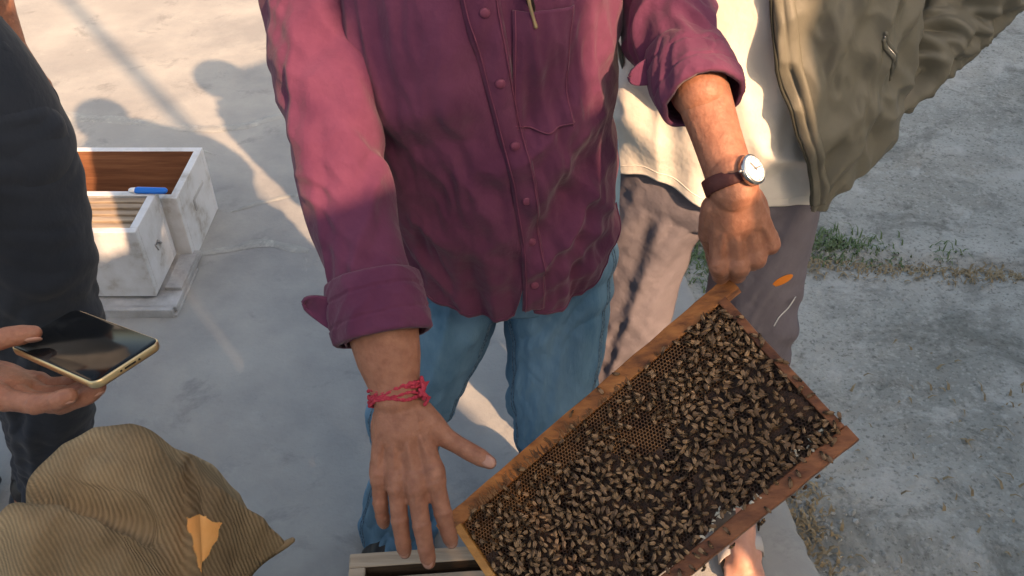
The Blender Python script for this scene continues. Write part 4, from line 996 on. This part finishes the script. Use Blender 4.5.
# brace comb scraps and white wax at the comb's lower rim and on the top bar
mb = MB()
for k in range(34):
    x = random.uniform(.02, .10) if random.random() < .65 else random.uniform(.15, .20); y = comb_lo(x) - random.uniform(-.002, .005)
    if x > .14: y = -.095 + random.uniform(-.004, .012)
    p = A(x, y, .010 + random.uniform(-.003, .004)); q = p + A(random.uniform(-.007, .007), random.uniform(-.006, .006), random.uniform(-.002, .003)); V, F = tube_vf([p, (p + q) / 2 + A(.001, .001, .001), q], [.0012, .0020, .0008], 6); mb.add(fw(V), F)
tag(mb.build('wax_scrap', M['waxwhite'], frame, True), kind='stuff')
mb = MB()
for k in range(170):
    x = random.uniform(-.2, .06) if random.random() < .75 else random.uniform(-.2, .2); l = random.uniform(.002, .011) * (1.5 if x < -.02 else .7)
    p = A(x, .0985, .0132); V, F = tube_vf([p, p + A(random.uniform(-.002, .002), l * .5, .0006), p + A(random.uniform(-.003, .003), l, .0002)], [.0009, .0010, .0004], 5); mb.add(fw(V), F)
tag(mb.build('brace_comb', M['waxcell'], frame, True), kind='stuff')

# =================================================================== bees
def bee_mesh():
    mb = MB()
    # local: X forward, Z up
    def ring_body(ks, m0, seg=8, stripes=None):
        th = np.arange(seg) / seg * 2 * math.pi; G = np.array([[(x, r * math.cos(t), z + r * .92 * math.sin(t)) for t in th] for x, r, z in ks])
        F = grid_faces(len(ks), seg, True).tolist(); base = mb.n; V = G.reshape(-1, 3)
        mb.V.append(V); 
        for i, f in enumerate(F): mb.F.append([a + base for a in f]); mb.M.append(stripes[(i // seg) % len(stripes)] if stripes else m0)
        mb.F += [[base + i for i in range(seg)][::-1], [base + (len(ks) - 1) * seg + i for i in range(seg)]]; mb.M += [m0, m0]; mb.n += len(V)
    ring_body([(-.0082, .0003, .0010), (-.0072, .0011, .0014), (-.0058, .0018, .0018), (-.0044, .0021, .0021), (-.0030, .0021, .0023), (-.0018, .0018, .0024), (-.0010, .0010, .0024)], 0, 8, [0, 1, 0, 1, 1, 0])
    ring_body([(-.0012, .0009, .0026), (-.0004, .0018, .0028), (.0008, .0021, .0029), (.0018, .0017, .0028), (.0024, .0008, .0026)], 2, 8)
    ring_body([(.0023, .0006, .0024), (.0028, .0015, .0023), (.0036, .0016, .0021), (.0043, .0009, .0017)], 0, 6)
    for s in (-1, 1):
        mb.add([(.0006, s * .0011, .0046), (-.0018, s * .0021, .0044), (-.0052, s * .0024, .0037), (-.0070, s * .0014, .0034), (-.0060, s * -.0002, .0043), (-.002, s * -.0001, .0049)], [[0, 1, 2, 3, 4, 5]], 3)
        for k, (x0, x1) in enumerate(((.0016, .0040), (.0006, .0008), (-.0006, -.0038))):
            mb.add([(x0, s * .0014, .0016), (x0 - .0003, s * .0014, .0012), ((x0 + x1) / 2, s * .0036, .0022), (x1, s * .0046, 0), (x1 + .0003, s * .0046, 0)], [[0, 1, 2], [2, 3, 4]], 0)
        mb.add([(.0042, s * .0004, .0022), (.0044, s * .0004, .0020), (.0062, s * .0015, .0022)], [[0, 1, 2]], 0)
    me = mesh_from('bee', np.concatenate(mb.V), mb.F, [M['beehair'], M['beeamber'], M['beefuzz'], M['beewing']], mb.M, smooth=True); return me
bme = bee_mesh(); bv = np.array([v.co for v in bme.vertices]); bf = [list(p.vertices) for p in bme.polygons]; bm_i = [p.material_index for p in bme.polygons]
spots = []; cell = {}
def try_bee(x, y, dmin, z=.0125):
    k = (int(x // .008), int(y // .008))
    for a in (-1, 0, 1):
        for b_ in (-1, 0, 1):
            for q in cell.get((k[0] + a, k[1] + b_), ()):
                if (q[0] - x) ** 2 + (q[1] - y) ** 2 < dmin * dmin: return False
    cell.setdefault(k, []).append((x, y)); spots.append((x, y, z)); return True
for _ in range(14000):
    x = random.uniform(-.208, .212); y = random.uniform(-.098, .098)
    if y < comb_lo(x) - .001: continue
    bandw = .021 + .015 * float(noise(A(x * 9, 2., 7.))) - (.02 if x > .15 else 0) + (.012 if -.2 < x < -.1 else 0)
    if y > .098 - bandw and random.random() > .10: continue
    dens = .45 + 1.3 * float(noise(A(x * 11, y * 11, 12.)))
    if random.random() > .50 + dens: continue
    if len(spots) < 1300: try_bee(x, y, .0040 + .0030 * random.random() ** 2, .0125 + .0015 * random.random())
nface = len(spots)
for _ in range(60):      # on the bars
    r_ = random.random()
    if r_ < .34: x, y, z = random.uniform(.16, .22), random.uniform(-.09, .1), .0165; x = random.uniform(.211, .224)
    elif r_ < .60: x, y, z = random.uniform(-.10, .22), random.uniform(-.118, -.104), .0115
    elif r_ < .72: x, y, z = random.uniform(-.2, .2), random.uniform(.10, .118), .0135
    elif r_ < .86: x, y, z = random.uniform(.195, .226), random.uniform(-.118, -.08), .0165
    else: x, y, z = random.uniform(-.1, .22), -.1215, random.uniform(-.006, .008)
    try_bee(x, y, .006, z)
def bee_matrix(x, y, z):
    a = random.gauss(1.85, 1.0) + (math.pi if random.random() < .3 else 0); s = random.uniform(.82, 1.08); til = random.gauss(0, .2); rl = random.gauss(0, .35)
    Rm = Matrix.Rotation(a, 3, 'Z') @ Matrix.Rotation(til, 3, 'Y') @ Matrix.Rotation(rl, 3, 'X')
    if y < -.12: Rm = Matrix.Rotation(R(80), 3, 'X') @ Rm
    m = A(*[list(r) for r in Rm]) * s
    return FB_ @ m, fw(A(x, y, z + random.uniform(-.0004, .0012)))
# the nearest 300 (largest in view) are bees of their own
cands = [(float(np.linalg.norm(fw(A(*q)) - A(0, 0, CH))), q) for q in spots]; cands.sort(key=lambda q: q[0])
def bee_label(x, y):
    u = x / .225; v = y / .12
    if u > .94: return 'brown honey bee clinging to the outer end bar of the tilted frame'
    if v < -.87: return 'brown honey bee walking along the bottom bar of the tilted frame'
    if v > .85: return 'brown honey bee walking on the wooden top bar of the frame'
    h = 'far right end' if u > .66 else 'right part' if u > .33 else 'left part' if u < -.33 else 'middle part' if u < 0 else 'centre right part'
    vv = 'just above the bottom bar' if v < -.55 else 'low down' if v < -.2 else 'near the top bar' if v > .4 else 'halfway down'
    return 'brown honey bee %s, %s of the comb' % (vv, h)
mbb = MB()
for k, (d, q) in enumerate(cands):
    m, t = bee_matrix(*q)
    if k < 300:
        o = bpy.data.objects.new('bee', bme); col.objects.link(o); mw = Matrix([list(m[i]) + [t[i]] for i in range(3)] + [[0, 0, 0, 1]]); o.matrix_world = mw
        tag(o, bee_label(q[0], q[1]), 'bee', 'bees crawling on the frame')
    else: mbb.V.append(bv @ m.T + t); mbb.F += [[i + mbb.n for i in f] for f in bf]; mbb.M += bm_i; mbb.n += len(bv)
o = mbb.build('bees', [M['beehair'], M['beeamber'], M['beefuzz'], M['beewing']], None, True, False); tag(o, 'mass of brown honey bees crowding the upper and left part of the comb', 'bees', 'bees crawling on the frame', 'stuff')

# =================================================================== hives
def hive_box(name, x0, x1, y0, y1, z0, z1, label, wallm, innerm, yaw=0, open_=True, handle=True, pivot=None, parent=None, cat='hive box', thk=.022):
    root = empty(name, ((x0 + x1) / 2, (y0 + y1) / 2, z0), label, cat)
    c, s = math.cos(R(yaw)), math.sin(R(yaw)); pv = A(*(pivot or ((x0 + x1) / 2, (y0 + y1) / 2)), 0)
    Rm = A([c, -s, 0], [s, c, 0], [0, 0, 1]); tr = lambda V: (np.asarray(V) - pv) @ Rm.T + pv
    hz = (z1 - z0); zc = (z0 + z1) / 2
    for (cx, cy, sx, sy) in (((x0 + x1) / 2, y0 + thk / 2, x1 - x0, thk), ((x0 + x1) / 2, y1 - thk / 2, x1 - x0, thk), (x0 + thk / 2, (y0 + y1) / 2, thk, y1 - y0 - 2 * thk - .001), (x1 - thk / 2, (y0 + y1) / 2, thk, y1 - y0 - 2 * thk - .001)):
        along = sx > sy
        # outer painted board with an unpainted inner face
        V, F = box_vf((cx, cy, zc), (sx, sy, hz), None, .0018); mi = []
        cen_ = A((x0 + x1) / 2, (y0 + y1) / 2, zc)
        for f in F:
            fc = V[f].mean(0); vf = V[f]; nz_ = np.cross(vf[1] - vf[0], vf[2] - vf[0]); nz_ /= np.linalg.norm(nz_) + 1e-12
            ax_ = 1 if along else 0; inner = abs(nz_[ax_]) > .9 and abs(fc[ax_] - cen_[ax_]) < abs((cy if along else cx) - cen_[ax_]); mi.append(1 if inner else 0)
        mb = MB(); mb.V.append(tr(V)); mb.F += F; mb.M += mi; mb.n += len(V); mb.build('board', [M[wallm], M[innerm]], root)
    return root, tr


# -- pair of white boxes behind, on a bottom board
rt, trr = hive_box('hive_box', -1.47, -.945, 2.075, 2.352, .012, .238, 'open empty white hive box with dark brown wooden inside, behind the box with frames', 'hivewhite', 'hiveinner')
mb = MB(); mb.V.append(A([-.9445, 2.17, .165], [-.9445, 2.29, .165], [-.9445, 2.29, .149], [-.9445, 2.19, .149], [-.9445, 2.19, .125], [-.9445, 2.17, .125])); 
o = None; mb2 = MB(); mb2.box((-.9442, 2.235, .158), (.0030, .095, .013), None, .001); mb2.box((-.9440, 2.185, .141), (.0030, .013, .040), None, .001); mb2.build('hand_hold', M['hiveworn'], rt)
rf, trf = hive_box('hive_box', -1.44, -.985, 1.868, 2.062, .052, .272, 'smaller white hive box with wooden frames in it, standing on the bottom board', 'hivewhite', 'hiveworn')
mb = MB(); mb.add(*tube_vf([A(-.9838, 1.955, .165), A(-.980, 1.965, .172), A(-.980, 1.975, .158), A(-.981, 1.985, .150)], [.003, .004, .004, .002], 7)); mb.add(*tube_vf([A(-.9835, 1.950, .168), A(-.9835, 1.96, .145)], .0025, 6)); mb.build('latch', M['hiveworn'], rf, True)
for k in range(5):
    y = 1.905 + k * .030; o = plank('frame_bar', (-1.212, y, .262 + .0008 * (k % 2)), (.405, .019, .012), 'framewood', parent=rf, tr=lambda G: G, n=16, seed=20 + k)
    mb = MB(); mb.box((-1.212, y, .155), (.385, .022, .19)); mb.build('comb', M['wax'], rf)
bb = empty('bottom_board', (-1.2, 1.95, 0.012), 'pale weathered bottom board with raised rails under the smaller white hive box', 'board')
for (c, s, nm) in (((-1.21, 1.965, .032), (.57, .255, .018), 'deck_board'), ((-.951, 1.985, .0465), (.048, .155, .0108), 'rail'), ((-1.21, 1.832, .0265), (.555, .020, .029), 'front_rail'), ((-.932, 1.93, .0165), (.018, .21, .009), 'runner'), ((-1.45, 1.93, .0165), (.018, .21, .009), 'runner')):
    mb = MB(); mb.box(c, s, None, .0015); mb.build(nm, M['hiveworn'], bb)
# blue hive tool / lighter lying on the frames
bt = empty('lighter', A(-1.0, 2.05, .272), 'blue plastic lighter lying on the edge of the open hive box', 'lighter')
P0, P1 = A(-1.035, 2.053, .2805), A(-.962, 2.050, .2805); mb = MB(); mb.add(*tube_vf([P0, P1], [.011, .0105], 12, .7)); mb.build('barrel', M['blue'], bt, True)
mb = MB(); mb.add(*tube_vf([P0 - A(.018, 0, 0), P0 - A(.010, 0, 0)], [.008, .009], 10, .7)); mb.build('cap', M['whiteline'], bt, True)

# -- open hive under the hands
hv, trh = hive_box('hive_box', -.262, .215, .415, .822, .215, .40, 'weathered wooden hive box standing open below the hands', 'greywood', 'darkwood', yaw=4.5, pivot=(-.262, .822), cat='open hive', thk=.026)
mb = MB(); mb.add(trh(box_vf((-.0235, .6185, .115), (.53, .46, .20), None, .003)[0]), box_vf((-.0235, .6185, .115), (.53, .46, .20), None, .003)[1]); mb.build('base_box', M['greywood'], hv)
for k in range(9):
    y = .771 - k * .0375
    plank('frame_bar', (-.0235, y, .383), (.42, .022, .014), 'greywood', parent=hv, tr=trh, n=16, seed=40 + k)
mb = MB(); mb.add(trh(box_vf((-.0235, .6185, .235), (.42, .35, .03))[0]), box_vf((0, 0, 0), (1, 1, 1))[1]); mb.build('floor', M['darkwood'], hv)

# -- low hive box under the burlap sack
hs, trs = hive_box('hive_box', -.84, -.47, .50, .885, .012, .325, 'grey wooden hive box under the burlap sack at the lower left', 'greywood', 'darkwood')
mb = MB(); mb.box((-.655, .6925, .332), (.376, .391, .0138), None, .003); mb.build('lid', M['greywood'], hs)

# =================================================================== burlap sack
sk = empty('burlap_sack', (-.62, .80, .34), 'crumpled brown burlap sack with an orange lining showing, heaped at the lower left', 'sack')
def sack_grid(nr, na):
    """heap of sacking: polar sheet, outline with a drawn-out corner"""
    C0 = A(-.612, .850); r = np.linspace(0, 1, nr)[:, None]; a = np.linspace(0, 2 * math.pi, na, endpoint=False)[None]
    def da(x): return (a - x + math.pi) % (2 * math.pi) - math.pi
    Ro = .168 + .008 * np.sin(a * 2 + .6) + .052 * np.exp(-(np.abs(da(R(10))) / .13) ** 1.2) * (r ** 6) + .060 * np.exp(-(da(R(232)) / .5) ** 2) + .03 * np.exp(-(da(R(290)) / .6) ** 2)
    X = C0[0] + r * Ro * np.cos(a); Y = C0[1] + r * Ro * np.sin(a) * .93
    hz = .262 * (1 - r ** 3.0) ** .60 * (.93 + .10 * np.minimum(r * 1.5, 1) * (np.cos(a - R(130)) - np.cos(a)))
    Z = .342 + hz - .020 * (r > .93) * (r - .93) / .07
    return X, Y, Z, r, a
X, Y, Z, r, a = sack_grid(330, 520)
G = np.stack([X, Y, Z], -1)
inn = sstep(1.0, .85, r)
wob = .010 * n2(X * 7, Y * 7, 15.)
# thick roll folded over along the lower left, with a crease behind it
d_ = (Y - .795) + .10 * (X + .70) + wob
G[..., 2] += (.030 * bump1(d_, -.045, .045) - .040 * bump1(d_, .012, .016)) * sstep(-.50, -.56, X) * inn
# crease running down the right of the dome and the flap beyond it
dv = (X + .530) + (Y - .88) * .30 + wob
G[..., 2] += (-.042 * bump1(dv, 0, .016) + .016 * bump1(dv, .045, .028) + .010 * bump1(dv, -.04, .03)) * inn * sstep(.99, .93, Y)
dw = (X + .50) * .9 - (Y - .93) * .6; G[..., 2] += -.016 * bump1(dw, 0, .012) * inn * sstep(-.50, -.47, X)
nn = norms(G); nn = np.where((nn[..., 2] < 0)[..., None], -nn, nn)
q = n2(X * 5 + Z * 4, Y * 5, 1.); ff = .012 - .017 * crease(n2(X * 5 + Z * 4 + .6 * q, Y * 4 - Z * 3, 3.)) - .008 * crease(n2(X * 12 - Z * 7, Y * 10 + q, 6.)) + .006 * n2(X * 9, Y * 9 + Z * 6, 8.)
G = G + nn * ((ff - .004) * sstep(1.0, .95, r) * sstep(0.0, .22, r))[..., None]
G[0] = G[1].mean(0)
uv = np.stack([(X * .8 + Y * .6) * .9, (Y * .8 - X * .6) * .9 + Z * 1.1], -1)
G = np.concatenate([G, G[:, :1]], 1); uv = np.concatenate([uv, uv[:, :1]], 1)
grid_obj('sacking', G, M['burlap'], sk, False, .003, uv)
def in_tri(X_, Y_, T):
    s_ = [(T[(k + 1) % 3][0] - T[k][0]) * (Y_ - T[k][1]) - (T[(k + 1) % 3][1] - T[k][1]) * (X_ - T[k][0]) for k in range(3)]
    return (np.minimum.reduce(s_) > 0) | (np.maximum.reduce(s_) < 0)
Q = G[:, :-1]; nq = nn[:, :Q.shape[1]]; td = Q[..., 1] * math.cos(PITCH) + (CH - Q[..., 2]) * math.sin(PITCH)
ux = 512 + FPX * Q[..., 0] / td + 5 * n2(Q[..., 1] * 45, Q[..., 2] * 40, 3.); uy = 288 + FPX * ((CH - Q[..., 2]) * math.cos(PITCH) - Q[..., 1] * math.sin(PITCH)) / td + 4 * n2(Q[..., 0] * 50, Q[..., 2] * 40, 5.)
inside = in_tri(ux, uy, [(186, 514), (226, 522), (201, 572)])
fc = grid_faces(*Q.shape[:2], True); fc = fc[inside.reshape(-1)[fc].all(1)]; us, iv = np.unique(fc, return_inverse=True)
link('lining', mesh_from('lining', (Q + np.array([-.0010, -.0030, .0030]) + nq * .0015).reshape(-1, 3)[us], iv.reshape(-1, 4), M['cloth_orange']), sk)  # orange sheet laid over the sacking, standing in for a patch of sunlight
# twisted corner end
mb = MB(); p0 = G[-1, int(520 * 10 / 360)]; mb.add(*tube_vf([p0 + A(-.040, -.010, .004), p0 + A(-.016, -.004, .006), p0 + A(.000, .001, .008), p0 + A(.012, .004, .016)], [.016, .011, .007, .005], 9)); mb.build('twisted_corner', M['burlap'], sk, True)

# =================================================================== behind the viewer: unseen wall, pillars, leaf and hut added to shape shade and sun gaps (local x along the wall, local y away from the yard)
WR = A([.8, .6, 0], [.6, -.8, 0], [0, 0, 1]).T       # columns: along-wall axis, outward axis, up
def wbox(mb, x0, x1, y0, y1, z0, z1, m=0):
    V, F = box_vf(((x0 + x1) / 2, (y0 + y1) / 2, (z0 + z1) / 2), (x1 - x0, y1 - y0, z1 - z0), None, .006); return mb.add(V @ WR.T, F, m)
WS = 1.30
def wthing(name, boxes, label, cat):
    c = WR @ A((boxes[0][1] + boxes[0][2]) / 2, WS, 0); e = empty(name, c, label, cat)
    for nm, x0, x1, y0, y1, z0, z1, mt in boxes: mb = MB(); wbox(mb, x0, x1, WS + y0, WS + y1, z0, z1); mb.build(nm, M[mt], e)
    return e
wthing('compound_wall', [('masonry', -7, .24, 0, .18, -.03, 2.89, 'plaster'), ('coping', -7, .235, -.03, .21, 2.893, 2.95, 'old'), ('low_masonry', .2405, .418, .01, .17, -.03, 2.44, 'plaster')], 'plastered compound wall behind the viewpoint', 'wall')  # unseen wall added for shade; heights set where sun reaches the sleeve
wthing('gate_pillar', [('shaft', .42, .640, -.02, .2, -.03, 2.80, 'plaster'), ('buttress', .6405, .680, -.01, .19, -.03, 2.43, 'plaster'), ('cap', .41, .645, -.05, .23, 2.803, 2.86, 'old')], 'slim plastered gate pillar at the end of the compound wall', 'pillar')  # added pillar with a lower step, sized to keep sun off the chest
wthing('gate', [('gate_leaf', .672, .765, .06, .09, .05, 2.26, 'olive'), ('top_rail', .69, .77, .05, .10, 2.262, 2.30, 'steel')], 'narrow olive metal gate leaf standing ajar', 'gate')  # added leaf out of view, left side of the sun gap
wthing('gate_pillar', [('shaft', 1.0, 1.13, -.02, .2, -.03, 2.89, 'plaster'), ('cap', .99, 1.136, -.05, .23, 2.893, 2.95, 'old')], 'wide tall gate pillar beside the shed', 'pillar')  # added pillar out of view, closes the sun gap on the right
pl = empty('utility_pole', WR @ A(.768, 3.2, 0), 'thin steel utility pole standing beyond the gate', 'pole')
mb = MB(); b0 = WR @ A(.768, 3.2, -.03); mb.add(*tube_vf([b0, b0 + A(0, 0, 3), b0 + A(0, 0, 6.2)], [.034, .030, .026], 12)); mb.build('shaft', M['steel'], pl, True)
wthing('shed', [('wall', 1.14, 8.5, 0, .2, -.03, 2.78, 'plaster'), ('wall', 1.14, 1.34, .202, 4.0, -.03, 2.78, 'plaster'), ('wall', 8.3, 8.5, .202, 4.0, -.03, 2.78, 'plaster'), ('wall', 1.341, 8.299, 3.8, 4.0, -.03, 2.78, 'plaster'), ('roof', 1.10, 8.7, -.28, 4.3, 2.783, 2.85, 'roof'), ('door', 3.2, 4.1, -.03, -.003, 0.0, 2.1, 'bar2')], 'plastered shed with a sheet roof to the right of the gate', 'shed')  # unseen hut added to hold the right-hand ground in shade
